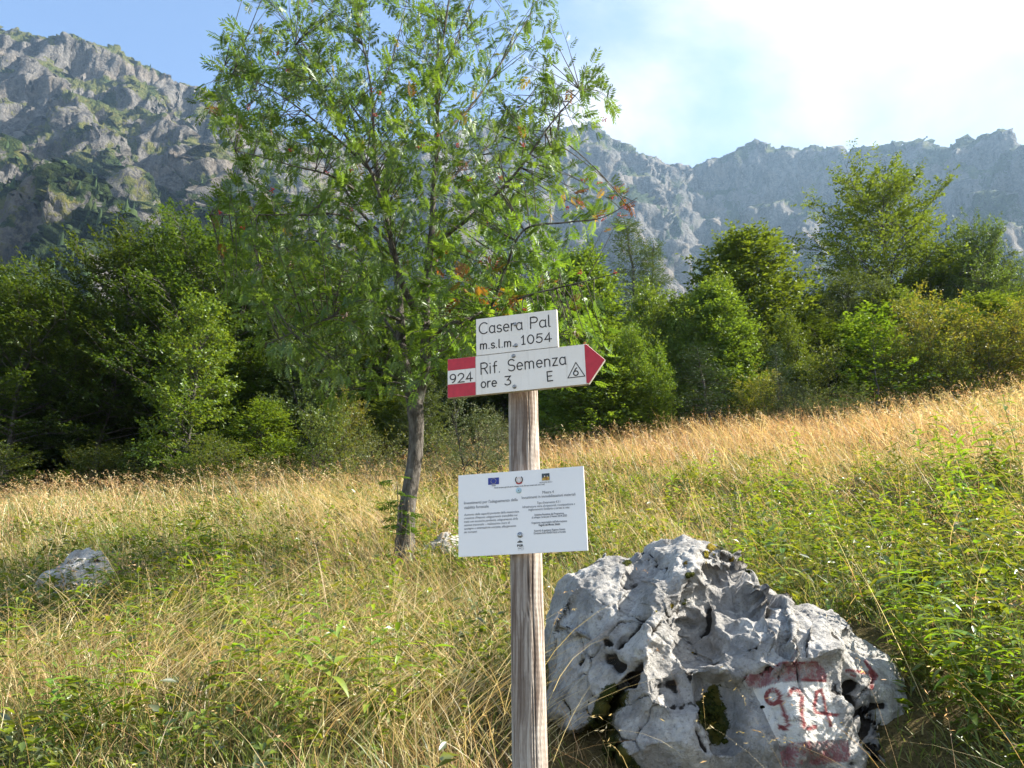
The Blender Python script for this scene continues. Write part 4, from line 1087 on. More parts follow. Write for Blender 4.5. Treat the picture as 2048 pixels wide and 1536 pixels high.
def grow(seed, H, W, cb, prof, n_limb, s2, s3, leaf, n_leaf, cols, elev=(25, 70), droop=0.0, flat=0.6, trunk_r=None, l2=0.5, l3=0.34, leafw=0.55, stems=1, wander=0.05, jit=0.25):
    """a tree about H tall and W wide (radius); cb: crown base share; prof(t): limb length share at height share t"""
    rng = np.random.default_rng(seed)
    wood = Bag()
    tr = trunk_r or H * 0.014
    O, D, Lg = [], [], []            # twigs
    axes = []
    for sidx in range(stems):
        m = 14; t = np.linspace(0, 1, m)
        lean = rng.normal(0, 0.05 if stems == 1 else 0.22, 2)
        off = np.zeros(2) if stems == 1 else rng.normal(0, 0.12, 2)
        hh = H * (1 if sidx == 0 else rng.uniform(0.75, 0.98))
        w = np.cumsum(rng.normal(0, wander, (m, 2)), 0) * hh / m * 1.5
        pts = np.stack([off[0] + lean[0] * hh * t + w[:, 0], off[1] + lean[1] * hh * t + w[:, 1], hh * t], 1)
        pts[0, 2] = -0.4
        rad = tr * (1 - 0.88 * t) * (1 if stems == 1 else 0.7); rad[0] *= 1.35
        V, Q = tube_arrays(pts, rad, 8); wood.add(V, None, Q)
        axes.append((pts, hh))
    gold = 2.39996
    for k in range(n_limb):
        pts, hh = axes[k % stems]
        t = cb + (0.985 - cb) * ((k + rng.random()) / n_limb) ** 0.9
        p0 = np.array([np.interp(t, np.linspace(0, 1, len(pts)), pts[:, j]) for j in range(3)])
        az = k * gold + rng.normal(0, 0.4)
        L = W * prof(t) * rng.uniform(1 - jit * 1.4, 1 + jit * 0.6)
        if L < 0.12: continue
        el = R(elev[0] + (elev[1] - elev[0]) * ((t - cb) / (1 - cb)) + rng.normal(0, 8))
        m = 7; s = np.linspace(0, 1, m)
        e2 = el - R(droop) * s + rng.normal(0, 0.06, m)
        step = L / (m - 1)
        dirs = np.stack([np.cos(e2) * np.cos(az + 0.25 * np.sin(3 * s + k)), np.cos(e2) * np.sin(az + 0.25 * np.sin(3 * s + k)), np.sin(e2)], 1)
        lp = p0 + np.concatenate([[np.zeros(3)], np.cumsum(dirs[:-1] * step, 0)])
        r0 = min(tr * 0.42, 0.010 + L * 0.008) * (1 - 0.5 * t)
        V, Q = tube_arrays(lp, r0 * (1 - 0.85 * s), 5); wood.add(V, None, Q)
        # branches
        nb = max(3, int(L / s2))
        for j in range(nb):
            q = 0.18 + 0.82 * (j + rng.random()) / nb
            b0 = np.array([np.interp(q, s, lp[:, c]) for c in range(3)])
            dl = dirs[min(m - 1, int(q * (m - 1)))]
            side = unit(np.cross(dl, [0, 0, 1])) * (1 if j % 2 else -1)
            bd = unit(dl * rng.uniform(0.5, 0.9) + side * rng.uniform(0.5, 1.0) + np.array([0, 0, rng.normal(0.15, 0.3 * (1 - flat) + 0.12)]))
            bl = max(0.25, min(L * l2 * (1.15 - 0.75 * q) * rng.uniform(0.7, 1.25), W * 0.5))
            be = b0 + bd * bl + np.array([0, 0, -droop / 90 * bl * 0.4])
            if bl > 0.3:
                V, Q = tube_arrays(np.array([b0, (b0 + be) / 2 + rng.normal(0, 0.03, 3), be]), np.array([0.45, 0.3, 0.1]) * r0, 3); wood.add(V, None, Q)
            nt = max(3, int(bl / s3))
            qq = 0.12 + 0.88 * (np.arange(nt) + rng.random(nt)) / nt
            o = b0 + (be - b0) * qq[:, None]
            sd = unit(np.cross(bd, [0, 0, 1]))
            sg = np.where(np.arange(nt) % 2, 1, -1)[:, None]
            d = bd * rng.uniform(0.4, 1.0, (nt, 1)) + sd * sg * rng.uniform(0.2, 1.0, (nt, 1)) + np.array([0, 0, 1]) * rng.normal(0.1, 0.55 * (1 - flat) + 0.12, (nt, 1))
            O.append(o); D.append(unit(d)); Lg.append(l3 * rng.uniform(0.6, 1.3, nt))
    O = np.concatenate(O); D = np.concatenate(D); Lg = np.concatenate(Lg)
    # leaves, alternately left and right of every twig
    n = len(O); nl = n_leaf
    q = (np.arange(nl)[None] + rng.random((n, nl))) / nl
    base = O[:, None] + D[:, None] * (Lg[:, None] * q)[..., None] + rng.normal(0, 0.02, (n, nl, 3))
    sd = unit(np.cross(D, [0, 0, 1]))[:, None] * np.where(np.arange(nl) % 2, 1, -1)[None, :, None]
    up = np.array([0, 0, 1.0])
    dirl = D[:, None] * rng.uniform(0.3, 1.0, (n, nl, 1)) + sd * rng.uniform(0.4, 1.1, (n, nl, 1)) + up * rng.normal(-0.12 - droop / 120, 0.3, (n, nl, 1))
    nrm = up * flat * 1.2 + rng.normal(0, 1 - flat * 0.55, (n, nl, 3)) * 0.8
    ln = leaf * rng.uniform(0.65, 1.25, n * nl)
    c = np.array(cols)[rng.integers(0, len(cols), n)][:, None] * rng.uniform(0.75, 1.25, (n, nl, 1))
    V, T, C = leaf_quads(base.reshape(-1, 3), dirl.reshape(-1, 3), nrm.reshape(-1, 3), ln, ln * leafw, c.reshape(-1, 3))
    return wood, V, T, C

GREENS = [(0.058, 0.100, 0.020), (0.068, 0.112, 0.022), (0.080, 0.125, 0.024), (0.050, 0.088, 0.020)]
BRIGHT = [(0.108, 0.172, 0.025), (0.122, 0.186, 0.029), (0.138, 0.192, 0.034), (0.094, 0.155, 0.024)]
YELLOW = [(0.150, 0.180, 0.032), (0.170, 0.185, 0.040), (0.120, 0.160, 0.028), (0.180, 0.170, 0.045)]
DULL = [(0.074, 0.115, 0.036), (0.088, 0.128, 0.040), (0.064, 0.102, 0.032)]
JUNI = [(0.105, 0.130, 0.044), (0.090, 0.118, 0.042), (0.130, 0.140, 0.042)]
SPRU = [(0.030, 0.060, 0.026), (0.040, 0.072, 0.028), (0.060, 0.095, 0.030)]
dome = lambda t: math.sqrt(max(0.0, 1 - ((t - 0.42) / 0.60) ** 2)) + 0.04
egg = lambda t: max(0.0, 1 - t) ** 0.42 * min(1, 0.6 + 1.5 * t) + 0.12
cone = lambda t: 0.03 + (1 - t) ** 0.85
bushy = lambda t: math.sqrt(max(0.0, 1 - ((t - 0.35) / 0.68) ** 2)) + 0.08
KIND = {}
def kind(name, H, W, mat, *a, **k):
    wood, V, T, C = grow(*a, **k) if False else grow(a[0], H, W, *a[1:], **k)
    H = float(np.percentile(V[:, 2], 99.7)); W = float(np.percentile(np.hypot(V[:, 0], V[:, 1]), 96))
    KIND[name] = (H, W, wood.mesh(name + '_wood', [k.get('bark', M_BARK)] if False else [M_BARK]), mesh_np(name + '_crown', V, T, None, [mat], C, None, False))
kind('beech_a', 8.0, 4.0, M_LEAF, 1, 0.16, dome, 66, 0.30, 0.15, 0.125, 11, GREENS, elev=(2, 66), flat=0.8, trunk_r=0.13, l3=0.42)
kind('beech_b', 8.0, 3.6, M_LEAF, 2, 0.14, dome, 60, 0.30, 0.15, 0.125, 11, GREENS, elev=(4, 70), flat=0.8, trunk_r=0.12, l3=0.42)
kind('leafy_a', 6.0, 2.2, M_LEAF, 3, 0.03, egg, 120, 0.20, 0.13, 0.115, 10, BRIGHT, elev=(5, 66), flat=0.45, trunk_r=0.08, stems=2, l3=0.42, l2=0.6)
kind('leafy_b', 6.0, 1.9, M_LEAF, 4, 0.03, egg, 120, 0.20, 0.13, 0.115, 10, [(0.108, 0.166, 0.027), (0.122, 0.178, 0.032), (0.096, 0.152, 0.027)], elev=(8, 66), flat=0.4, trunk_r=0.07, stems=1, l3=0.42, l2=0.6, jit=0.16)
kind('open_beech', 7.0, 3.4, M_LEAF, 5, 0.20, dome, 62, 0.29, 0.155, 0.13, 9, [(0.110, 0.160, 0.030), (0.124, 0.172, 0.034), (0.095, 0.145, 0.028)], elev=(4, 58), flat=0.9, trunk_r=0.12, l3=0.42)
kind('leafy_c', 4.4, 1.5, M_LEAF, 23, 0.06, egg, 84, 0.19, 0.12, 0.105, 9, BRIGHT, elev=(0, 60), flat=0.6, trunk_r=0.05, l3=0.34, l2=0.6)
kind('grey_tree', 6.0, 2.6, M_LEAF, 6, 0.05, dome, 84, 0.27, 0.14, 0.105, 10, DULL, elev=(8, 70), flat=0.35, trunk_r=0.09, stems=2, l3=0.38)
kind('shrub_a', 2.6, 1.5, M_LEAF, 7, 0.03, bushy, 60, 0.20, 0.11, 0.085, 7, YELLOW, elev=(5, 75), flat=0.4, trunk_r=0.03, stems=4, l3=0.26)
kind('shrub_b', 2.4, 1.4, M_LEAF, 8, 0.03, bushy, 56, 0.20, 0.11, 0.08, 7, [(0.104, 0.150, 0.029), (0.078, 0.124, 0.023), (0.124, 0.156, 0.034)], elev=(5, 75), flat=0.35, trunk_r=0.025, stems=4, l3=0.24)
kind('shrub_c', 1.5, 1.1, M_LEAF, 9, 0.02, bushy, 46, 0.18, 0.10, 0.05, 6, JUNI, elev=(5, 70), flat=0.3, trunk_r=0.02, stems=4, l3=0.2)
kind('spruce', 3.4, 1.3, M_NEEDLE, 10, 0.03, cone, 90, 0.12, 0.07, 0.065, 9, SPRU, elev=(-8, 45), droop=14, flat=0.5, trunk_r=0.05, l2=0.42, l3=0.18, leafw=0.25)
kind('larch', 9.5, 2.1, M_NEEDLE, 11, 0.10, cone, 110, 0.22, 0.12, 0.085, 10, [(0.091, 0.143, 0.034), (0.111, 0.163, 0.039)], elev=(0, 55), droop=10, flat=0.3, trunk_r=0.11, l2=0.34, l3=0.28, leafw=0.30)
kind('juniper', 1.9, 0.8, M_NEEDLE, 12, 0.02, lambda t: 0.15 + (1 - t) ** 0.6, 70, 0.12, 0.07, 0.050, 8, JUNI, elev=(15, 78), flat=0.2, trunk_r=0.03, stems=3, l2=0.45, l3=0.16, leafw=0.3)
kind('low_juniper', 0.9, 1.3, M_NEEDLE, 13, 0.02, bushy, 70, 0.13, 0.08, 0.050, 8, [(0.124, 0.156, 0.058), (0.104, 0.140, 0.055), (0.143, 0.163, 0.052)], elev=(4, 70), flat=0.3, trunk_r=0.02, stems=4, l2=0.45, l3=0.17, leafw=0.3)
kind('sapling', 2.9, 0.8, M_LEAF, 14, 0.10, egg, 34, 0.18, 0.11, 0.095, 6, [(0.111, 0.195, 0.021), (0.130, 0.215, 0.026), (0.098, 0.176, 0.021)], elev=(10, 65), flat=0.7, trunk_r=0.022, l3=0.24)

TREE_POS = []
def plant_tree(k, name, label, px, top, D, group, w_px=None, rot=0.0, base=None):
    """tree of kind k whose top shows at photograph height `top` when it stands D metres ahead; w_px: half width in photo pixels"""
    g = at(px, base or 900, D); gx, gy = g[0], g[1]
    gz = float(ground_z(gx, gy))
    # keep the trunk under the pixel column at mid height
    tp = at(px, top, D)
    h = tp[2] - gz
    H, W, wm, lm = KIND[k]
    sz = h / H
    midp = at(px, (top + 900) / 2, D); gx = midp[0]
    gz = float(ground_z(gx, gy)); sz = (tp[2] - gz) / H
    sx = sz if w_px is None else (w_px * (D / FPX) * 1.06) / W
    root = thing(name, label, 'tree' if 'shrub' not in name and 'juniper' not in name and 'bush' not in name else 'shrub', (gx, gy, gz - 0.05), group)
    root.rotation_euler = (0, 0, rot)
    root.scale = (sx, sx, sz)
    t = obj('trunk' if 'shrub' not in name and 'bush' not in name else 'stems', wm, root)
    c = obj('crown', lm, root)
    TREE_POS.append((gx, gy))
    return root

# wood on the left
LW = 'broadleaf trees of the left wood'
plant_tree('beech_a', 'beech_tree', 'large dark beech with the domed crown at the centre of the left wood', 400, 432, 23.5, LW, 205, 0.4)
plant_tree('beech_b', 'beech_tree', 'beech with a sunlit top rising left of the domed beech', 230, 455, 24.0, LW, 190, 2.1)
plant_tree('beech_b', 'beech_tree', 'dark spreading beech at the left edge of the picture', 60, 560, 22.5, LW, 185, 4.0)
plant_tree('beech_a', 'beech_tree', 'beech at the picture edge behind the leftmost beech', -70, 545, 25.0, LW, 180, 5.0)
plant_tree('leafy_c', 'hornbeam_tree', 'bright green young tree standing in front of the dark left wood', 388, 590, 20.0, LW, 98, 1.0)
plant_tree('beech_b', 'beech_tree', 'beech behind the left side of the rowan crown', 560, 470, 25.0, LW, 150, 0.9)
plant_tree('beech_a', 'beech_tree', 'dark beech directly behind the rowan stems', 700, 540, 26.0, LW, 160, 3.0)
plant_tree('grey_tree', 'leafy_tree', 'dull green tree behind the rowan trunk', 650, 640, 22.0, LW, 110, 1.9)
plant_tree('grey_tree', 'leafy_tree', 'tree in shade between the rowan and the signpost', 900, 600, 24.0, LW, 130, 2.9)
BW = 'shaded trees standing deep inside the wood'
rng_w = np.random.default_rng(8)
ORD = ['first', 'second', 'third', 'fourth', 'fifth', 'sixth', 'seventh', 'eighth', 'ninth', 'tenth', 'eleventh', 'twelfth', 'thirteenth', 'fourteenth', 'fifteenth', 'sixteenth', 'seventeenth', 'eighteenth']
for k, (px, top, D) in enumerate(sorted([(-180, 600, 27), (-40, 640, 29), (90, 600, 28), (190, 600, 30), (300, 560, 29), (420, 600, 30), (520, 570, 29), (620, 600, 31), (740, 590, 31), (840, 600, 29), (950, 590, 30), (1050, 560, 29), (20, 760, 24), (130, 740, 25.5), (270, 720, 26), (520, 690, 23.5), (800, 700, 25), (1000, 680, 26)])):
    plant_tree(['beech_a', 'beech_b', 'grey_tree'][k % 3], 'forest_tree', ORD[k] + ' shaded tree from the left deep in the dark left wood', px, top, D, BW, 150, float(rng_w.uniform(0, 6)))
UG = 'dark undergrowth bushes under the left wood'
for k, (px, top, D) in enumerate(sorted([(-60, 880, 23), (20, 850, 25), (70, 870, 27), (150, 850, 26), (210, 870, 28), (270, 850, 25.5), (330, 860, 27), (420, 830, 24), (500, 830, 25), (560, 820, 22.5), (620, 790, 24), (790, 780, 21), (850, 770, 20)])):
    plant_tree(['grey_tree', 'leafy_b'][k % 2], 'undergrowth_bush', ORD[k] + ' dark undergrowth bush from the left under the left wood', px, top, D, UG, 75, float(rng_w.uniform(0, 6)))
# trees on the right of the post
RW = 'trees along the right wood edge'
plant_tree('larch', 'larch_tree', 'slender feathery larch rising behind the bushes right of the signs', 1272, 428, 27.0, RW, 120, 0.5)
plant_tree('larch', 'larch_tree', 'smaller larch top just right of the slender larch', 1330, 490, 28.0, RW, 90, 2.5)
plant_tree('leafy_b', 'leafy_tree', 'round green tree left of the larch behind the rowan branch tips', 1190, 505, 23.0, RW, 120, 0.3)
plant_tree('leafy_a', 'leafy_tree', 'broad bright leafy tree right of the arrow sign', 1320, 530, 20.0, RW, 150, 1.2)
plant_tree('leafy_b', 'leafy_tree', 'tree with bright twigs right of the broad leafy tree', 1425, 575, 20.5, RW, 95, 2.8)
plant_tree('leafy_b', 'leafy_tree', 'darker tree low behind the arrow tip', 1180, 640, 18.5, RW, 115, 4.1)
plant_tree('leafy_a', 'leafy_tree', 'leafy tree filling the gap above the tall red grass', 1290, 690, 18.6, RW, 100, 5.2)
plant_tree('leafy_b', 'leafy_tree', 'tall egg shaped green tree in the middle of the right wood', 1525, 472, 24.0, RW, 150, 0.8)
plant_tree('leafy_a', 'leafy_tree', 'green tree below and right of the egg shaped tree', 1590, 620, 21.0, RW, 85, 3.6)
plant_tree('open_beech', 'beech_tree', 'airy beech with open layered crown standing highest on the right', 1770, 348, 29.0, RW, 172, 1.1)
plant_tree('grey_tree', 'leafy_tree', 'dark rounded tree right of the airy beech', 1945, 430, 27.0, RW, 120, 0.2)
plant_tree('grey_tree', 'leafy_tree', 'dark tree cut by the right picture edge', 2080, 500, 28.0, RW, 130, 2.2)
plant_tree('grey_tree', 'leafy_tree', 'dull round tree below the airy beech', 1690, 560, 23.5, RW, 105, 5.0)
plant_tree('leafy_b', 'leafy_tree', 'dark green tree behind the yellow bushes', 1800, 590, 24.0, RW, 100, 1.5)
for k, (px, top, D) in enumerate(sorted([(1120, 600, 27), (1400, 600, 27), (1480, 600, 28), (1620, 590, 28), (1880, 560, 30), (2010, 560, 31), (2150, 560, 29), (1250, 600, 25), (1560, 640, 25), (1370, 650, 24), (1470, 640, 23.5), (1640, 640, 22.5), (1750, 640, 22), (1880, 620, 23), (1990, 600, 24), (2060, 590, 25)])):
    plant_tree(['leafy_b', 'grey_tree', 'beech_b'][k % 3], 'forest_tree', ORD[k] + ' shaded filler tree from the left behind the right wood edge', px, top, D, 'shaded trees behind the right wood edge', 120, float(rng_w.uniform(0, 6)))
plant_tree('spruce', 'spruce_tree', 'small dark spruce at the edge of the tall red grass', 1420, 695, 18.0, RW, 95, 0.0)
plant_tree('spruce', 'spruce_tree', 'young spruce tip standing beside the pale juniper', 1555, 690, 19.5, RW, 45, 1.0)
plant_tree('sapling', 'sapling_tree', 'bright upright sapling in front of the yellow bushes', 1742, 608, 17.5, RW, 85, 0.7)
YS = 'yellow green bushes on the right field edge'
plant_tree('shrub_a', 'hedge_shrub', 'yellow green bush right of the bright sapling', 1850, 585, 18.5, YS, 95, 0.4)
plant_tree('shrub_a', 'hedge_shrub', 'tallest yellow green bush near the right edge', 1960, 608, 18.0, YS, 95, 1.7)
plant_tree('shrub_a', 'hedge_shrub', 'yellow bush cut off by the right picture edge', 2070, 600, 18.0, YS, 90, 2.9)
plant_tree('shrub_b', 'hedge_shrub', 'green bush between the sapling and the yellow bushes', 1800, 660, 17.8, YS, 80, 3.9)
plant_tree('shrub_b', 'hedge_shrub', 'low green bush at the foot of the yellow bushes', 1910, 680, 17.4, YS, 80, 5.1)
plant_tree('shrub_b', 'hedge_shrub', 'green bush left of the bright sapling', 1660, 690, 18.6, YS, 70, 0.9)
plant_tree('shrub_a', 'hedge_shrub', 'pale bush right of the small spruce', 1530, 735, 18.0, YS, 60, 4.4)
plant_tree('low_juniper', 'juniper_shrub', 'spreading pale juniper on the right field edge', 1640, 785, 17.0, 'junipers', 105, 0.2)
plant_tree('juniper', 'juniper_shrub', 'narrow juniper beside the spreading pale juniper', 1590, 740, 17.6, 'junipers', 45, 1.4)
plant_tree('juniper', 'juniper_shrub', 'bushy juniper seen between rowan trunk and post', 945, 775, 14.0, 'junipers', 70, 2.2)
plant_tree('juniper', 'juniper_shrub', 'small juniper close to the left side of the post', 1000, 805, 14.5, 'junipers', 45, 0.6)
# bushes along the foot of the left wood
LB = 'bushes at the foot of the left wood'
plant_tree('shrub_b', 'edge_shrub', 'sunny bush below the bright young tree on the left', 455, 868, 18.6, LB, 75, 0.2)
plant_tree('shrub_b', 'edge_shrub', 'low bush left of the sunny bush', 375, 905, 18.8, LB, 55, 1.9)
plant_tree('shrub_b', 'edge_shrub', 'green bush left of the rowan trunk', 640, 800, 17.0, LB, 70, 2.7)
plant_tree('shrub_a', 'edge_shrub', 'yellowish bush in the shade left of the rowan trunk', 690, 775, 18.5, LB, 60, 3.3)
plant_tree('shrub_c', 'edge_shrub', 'grey green bush touching the rowan trunk on its left', 745, 840, 15.5, LB, 70, 4.8)
plant_tree('shrub_c', 'edge_shrub', 'low bush right of the rowan trunk', 885, 830, 15.0, LB, 60, 5.7)
plant_tree('shrub_c', 'edge_shrub', 'low bush between the two left wood bushes', 560, 905, 17.5, LB, 65, 1.1)
plant_tree('shrub_b', 'edge_shrub', 'dark bush under the leftmost beech at the picture edge', 20, 880, 20.5, LB, 90, 0.5)
plant_tree('shrub_b', 'edge_shrub', 'shaded bush in front of the dark trunks on the left', 190, 885, 21.0, LB, 80, 2.4)
plant_tree('shrub_b', 'edge_shrub', 'shaded bush left of the bright young tree', 290, 875, 20.5, LB, 70, 4.2)
plant_tree('leafy_c', 'edge_shrub', 'leafy bush half hidden behind the sunny bush', 530, 800, 20.5, LB, 80, 3.1)
plant_tree('sapling', 'sapling_tree', 'tiny seedling tree standing alone at the dark wood edge', 126, 935, 19.0, LB, 24, 1.0)
# ------------------------------------------------------------------ the rowan
ROWAN_D = 8.0
def build_rowan():
    rng = np.random.default_rng(2024)
    g = at(808, 1118, ROWAN_D); base = np.array([g[0], g[1], float(ground_z(g[0], g[1])) - 0.05])
    root = thing('rowan_tree', 'rowan tree with pinnate leaves and red berries standing behind the signpost', 'tree', base)
    D0 = ROWAN_D
    limbs = {  # photograph pixels, distance offset
        'trunk': [(806, 1130, 0, 0.150), (810, 1085, 0, 0.125), (815, 1010, 0, 0.110), (828, 930, 0, 0.100), (833, 870, 0, 0.100), (831, 820, 0, 0.112), (828, 790, 0, 0.115)],
        'stem1': [(826, 800, 0, 0.090), (812, 745, 0.05, 0.078), (803, 690, 0.15, 0.072), (800, 630, 0.25, 0.062), (792, 540, 0.35, 0.052), (772, 440, 0.4, 0.044), (756, 358, 0.4, 0.036), (747, 275, 0.4, 0.028), (745, 200, 0.4, 0.020), (730, 110, 0.4, 0.013), (700, -10, 0.4, 0.006)],
        'stem2': [(834, 800, 0, 0.092), (848, 740, -0.05, 0.080), (852, 690, -0.1, 0.074), (850, 650, -0.1, 0.068), (853, 574, -0.15, 0.056), (864, 459, -0.2, 0.046), (867, 367, -0.2, 0.038), (876, 275, -0.2, 0.030), (874, 184, -0.2, 0.022), (885, 90, -0.2, 0.014), (905, -40, -0.2, 0.006)],
        'stem3': [(850, 655, -0.1, 0.056), (822, 605, -0.3, 0.048), (802, 560, -0.45, 0.040), (785, 490, -0.6, 0.034), (768, 420, -0.7, 0.028), (740, 340, -0.8, 0.022), (690, 270, -0.9, 0.016), (640, 190, -1.0, 0.010), (590, 90, -1.0, 0.005)],
        'right1': [(862, 500, -0.2, 0.036), (900, 465, -0.3, 0.030), (940, 435, -0.45, 0.027), (995, 385, -0.6, 0.022), (1041, 335, -0.7, 0.017), (1100, 250, -0.8, 0.012), (1160, 180, -0.8, 0.006)],
        'right2': [(876, 275, -0.2, 0.022), (940, 215, 0.1, 0.018), (1000, 130, 0.3, 0.012), (1060, 30, 0.4, 0.006)],
        'right3': [(851, 680, -0.1, 0.034), (900, 650, -0.5, 0.028), (975, 620, -0.9, 0.022), (1010, 540, -1.1, 0.018), (1048, 460, -1.2, 0.014), (1130, 445, -1.3, 0.010), (1205, 435, -1.35, 0.007), (1275, 395, -1.4, 0.004)],
        'right4': [(975, 620, -0.9, 0.017), (1060, 590, -1.1, 0.013), (1140, 570, -1.2, 0.009), (1240, 545, -1.3, 0.004)],
        'right5': [(866, 400, -0.2, 0.024), (930, 330, 0.4, 0.018), (1000, 270, 0.8, 0.012), (1090, 150, 1.0, 0.006)],
        'right6': [(851, 700, -0.1, 0.024), (920, 700, 0.4, 0.018), (1010, 680, 0.8, 0.012), (1110, 660, 1.0, 0.006)],
        'left1': [(756, 358, 0.4, 0.026), (700, 300, 0.1, 0.021), (640, 250, -0.1, 0.016), (560, 190, -0.2, 0.010), (450, 130, -0.3, 0.005)],
        'left2': [(784, 490, 0.3, 0.028), (710, 410, 0.6, 0.022), (655, 320, 0.7, 0.016), (590, 240, 0.8, 0.010), (510, 180, 0.8, 0.005)],
        'left3': [(792, 540, 0.3, 0.024), (697, 438, -0.6, 0.017), (600, 430, -0.9, 0.012), (500, 430, -1.0, 0.007), (420, 430, -1.0, 0.004)],
        'left4': [(801, 640, 0.2, 0.026), (747, 624, -0.4, 0.020), (680, 630, -0.7, 0.014), (610, 655, -0.8, 0.009), (530, 690, -0.9, 0.004)],
        'left5': [(803, 690, 0.15, 0.024), (740, 590, 0.8, 0.020), (720, 520, 1.0, 0.015), (620, 480, 1.2, 0.010), (520, 520, 1.2, 0.004)],
        'left6': [(770, 430, 0.4, 0.020), (680, 360, -0.9, 0.014), (580, 330, -1.2, 0.009), (470, 300, -1.3, 0.004)],
        'left7': [(747, 275, 0.4, 0.018), (660, 150, 0.9, 0.012), (580, 60, 1.1, 0.007), (530, -20, 1.1, 0.004)],
        'back1': [(850, 660, 0, 0.030), (860, 560, 0.9, 0.022), (900, 470, 1.3, 0.015), (960, 380, 1.5, 0.007)],
        'back2': [(803, 690, 0.15, 0.026), (770, 600, 1.0, 0.020), (700, 560, 1.5, 0.012), (640, 590, 1.7, 0.005)],
        'top1': [(874, 184, -0.2, 0.015), (920, 60, 0.2, 0.010), (960, -40, 0.3, 0.005)],
        'top2': [(745, 220, 0.4, 0.015), (790, 100, 0.8, 0.010), (820, -30, 0.9, 0.005)],
    }
    bark = bark_material('rowan bark', (0.05, 0.043, 0.037), (0.15, 0.135, 0.12), 1.6)
    nodes = []
    def spline(p, k=5):
        p = np.asarray(p); n = len(p); s = np.arange(n); t = np.linspace(0, n - 1, (n - 1) * k + 1)
        out = []
        for c in range(p.shape[1]):
            m = np.gradient(p[:, c]); i = np.minimum(t.astype(int), n - 2); f = t - i
            h00 = 2 * f ** 3 - 3 * f ** 2 + 1; h10 = f ** 3 - 2 * f ** 2 + f; h01 = -2 * f ** 3 + 3 * f ** 2; h11 = f ** 3 - f ** 2
            out.append(h00 * p[i, c] + h10 * m[i] + h01 * p[i + 1, c] + h11 * m[i + 1])
        return np.stack(out, 1)
    for nm, pts in limbs.items():
        W = np.array([np.append(at(x, y, D0 + d), r) for x, y, d, r in pts])
        W = spline(W, 6); W[:, 3] *= 0.80
        if nm not in ('trunk',):
            nodes.append(W)
        W2 = W.copy(); W2[:, :3] -= base
        n = 18 if nm == 'trunk' else (12 if nm.startswith('stem') else 7)
        V, Q = tube_arrays(W2[:, :3], np.maximum(W2[:, 3], 0.003), n)
        V = V + 0.10 * np.repeat(W2[:, 3], n)[:, None] * np.stack([fbm(V * 9, 3, 5), fbm(V * 9, 3, 6), 0 * V[:, 0]], 1)
        obj('trunk' if nm == 'trunk' else 'limb', mesh_np(nm, V, None, Q, [bark]), root)
    NODE = np.concatenate(nodes)
    # twig ends through the crown volume
    outline = [(470, -60), (500, 20), (440, 90), (415, 160), (395, 200), (400, 250), (445, 300), (470, 360), (425, 400), (400, 440), (450, 500), (430, 560), (470, 640), (540, 700), (600, 780), (700, 800), (800, 790), (880, 760), (960, 740), (1060, 770), (1180, 780), (1225, 700),
               (1255, 620), (1180, 600), (1165, 500), (1270, 400), (1200, 380), (1140, 330), (1200, 290), (1235, 230), (1255, 170), (1180, 110), (1130, 60), (1100, -60)]
    pts = []
    while len(pts) < 1450:
        x, y = rng.uniform(390, 1280), rng.uniform(-70, 800)
        if not bool(inside_poly(np.array([x]), np.array([y]), outline)[0]): continue
        # thinner towards the top and the outer right, dense in the middle
        keep = 0.62 if y < 120 else 0.9
        if x > 1120: keep *= 0.55
        if y > 650: keep *= 0.75 if x < 800 else 0.95
        if x > 900 and y < 300: keep *= 0.62
        if x < 470: keep *= 0.75
        if rng.random() > keep: continue
        q = np.clip(1 - ((x - 830) / 470) ** 2, 0.05, 1) * np.clip(1 - ((y - 380) / 560) ** 2, 0.1, 1)
        pts.append((x, y, rng.uniform(-1, 1) * 1.95 * math.sqrt(q)))
    TW = np.array([at(x, y, D0 + d) for x, y, d in pts])
    twig = Bag()
    O, D, N, S, C = [], [], [], [], []
    for k, p in enumerate(TW):
        d = np.linalg.norm(NODE[:, :3] - p, axis=1) + 0.35 * np.maximum(0, NODE[:, 2] - p[2] + 0.1)
        nd = NODE[np.argmin(d)]
        a = nd[:3]; L = np.linalg.norm(p - a)
        if L > 1.5:
            a = p - (p - a) / L * 1.5; L = 1.5
        mid = (a + p) / 2 + np.array([0, 0, 0.10 * L]) + rng.normal(0, 0.05 * L, 3)
        s = np.linspace(0, 1, 6)[:, None]
        cv = (1 - s) ** 2 * a + 2 * s * (1 - s) * mid + s * s * p
        r0 = min(0.010, 0.0028 + 0.004 * L)
        V, Q = tube_arrays(cv - base, np.linspace(r0, 0.0018, 6), 4); twig.add(V, None, Q)
        tdir = unit(cv[-1] - cv[-3])
        nl = rng.integers(4, 7)
        for j in range(nl):
            q = 1 - 0.85 * (j / nl) * min(1.0, 0.55 / max(L, 0.1))
            o = np.array([np.interp(q, s[:, 0], cv[:, c]) for c in range(3)])
            az = rng.uniform(0, 2 * math.pi)
            side = unit(np.cross(tdir, [math.cos(az), math.sin(az), 0.3]))
            dd = unit(tdir * rng.uniform(0.1, 0.9) + side * rng.uniform(0.6, 1.2) + np.array([0, 0, rng.uniform(-0.15, 0.35)]))
            O.append(o); D.append(dd); S.append(rng.uniform(0.6, 1.25))
            N.append(unit(np.array([0, 0, 1.0]) + rng.normal(0, 0.45, 3)))
            x, y, _ = pts[k]
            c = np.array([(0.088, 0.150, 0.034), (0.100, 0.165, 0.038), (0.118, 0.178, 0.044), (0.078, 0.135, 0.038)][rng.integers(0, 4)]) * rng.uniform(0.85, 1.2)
            if x > 830 and y > 420: c = c * np.array([1.25, 1.28, 0.95])  # lower right leaves paler: glow of sun through them put into the colour
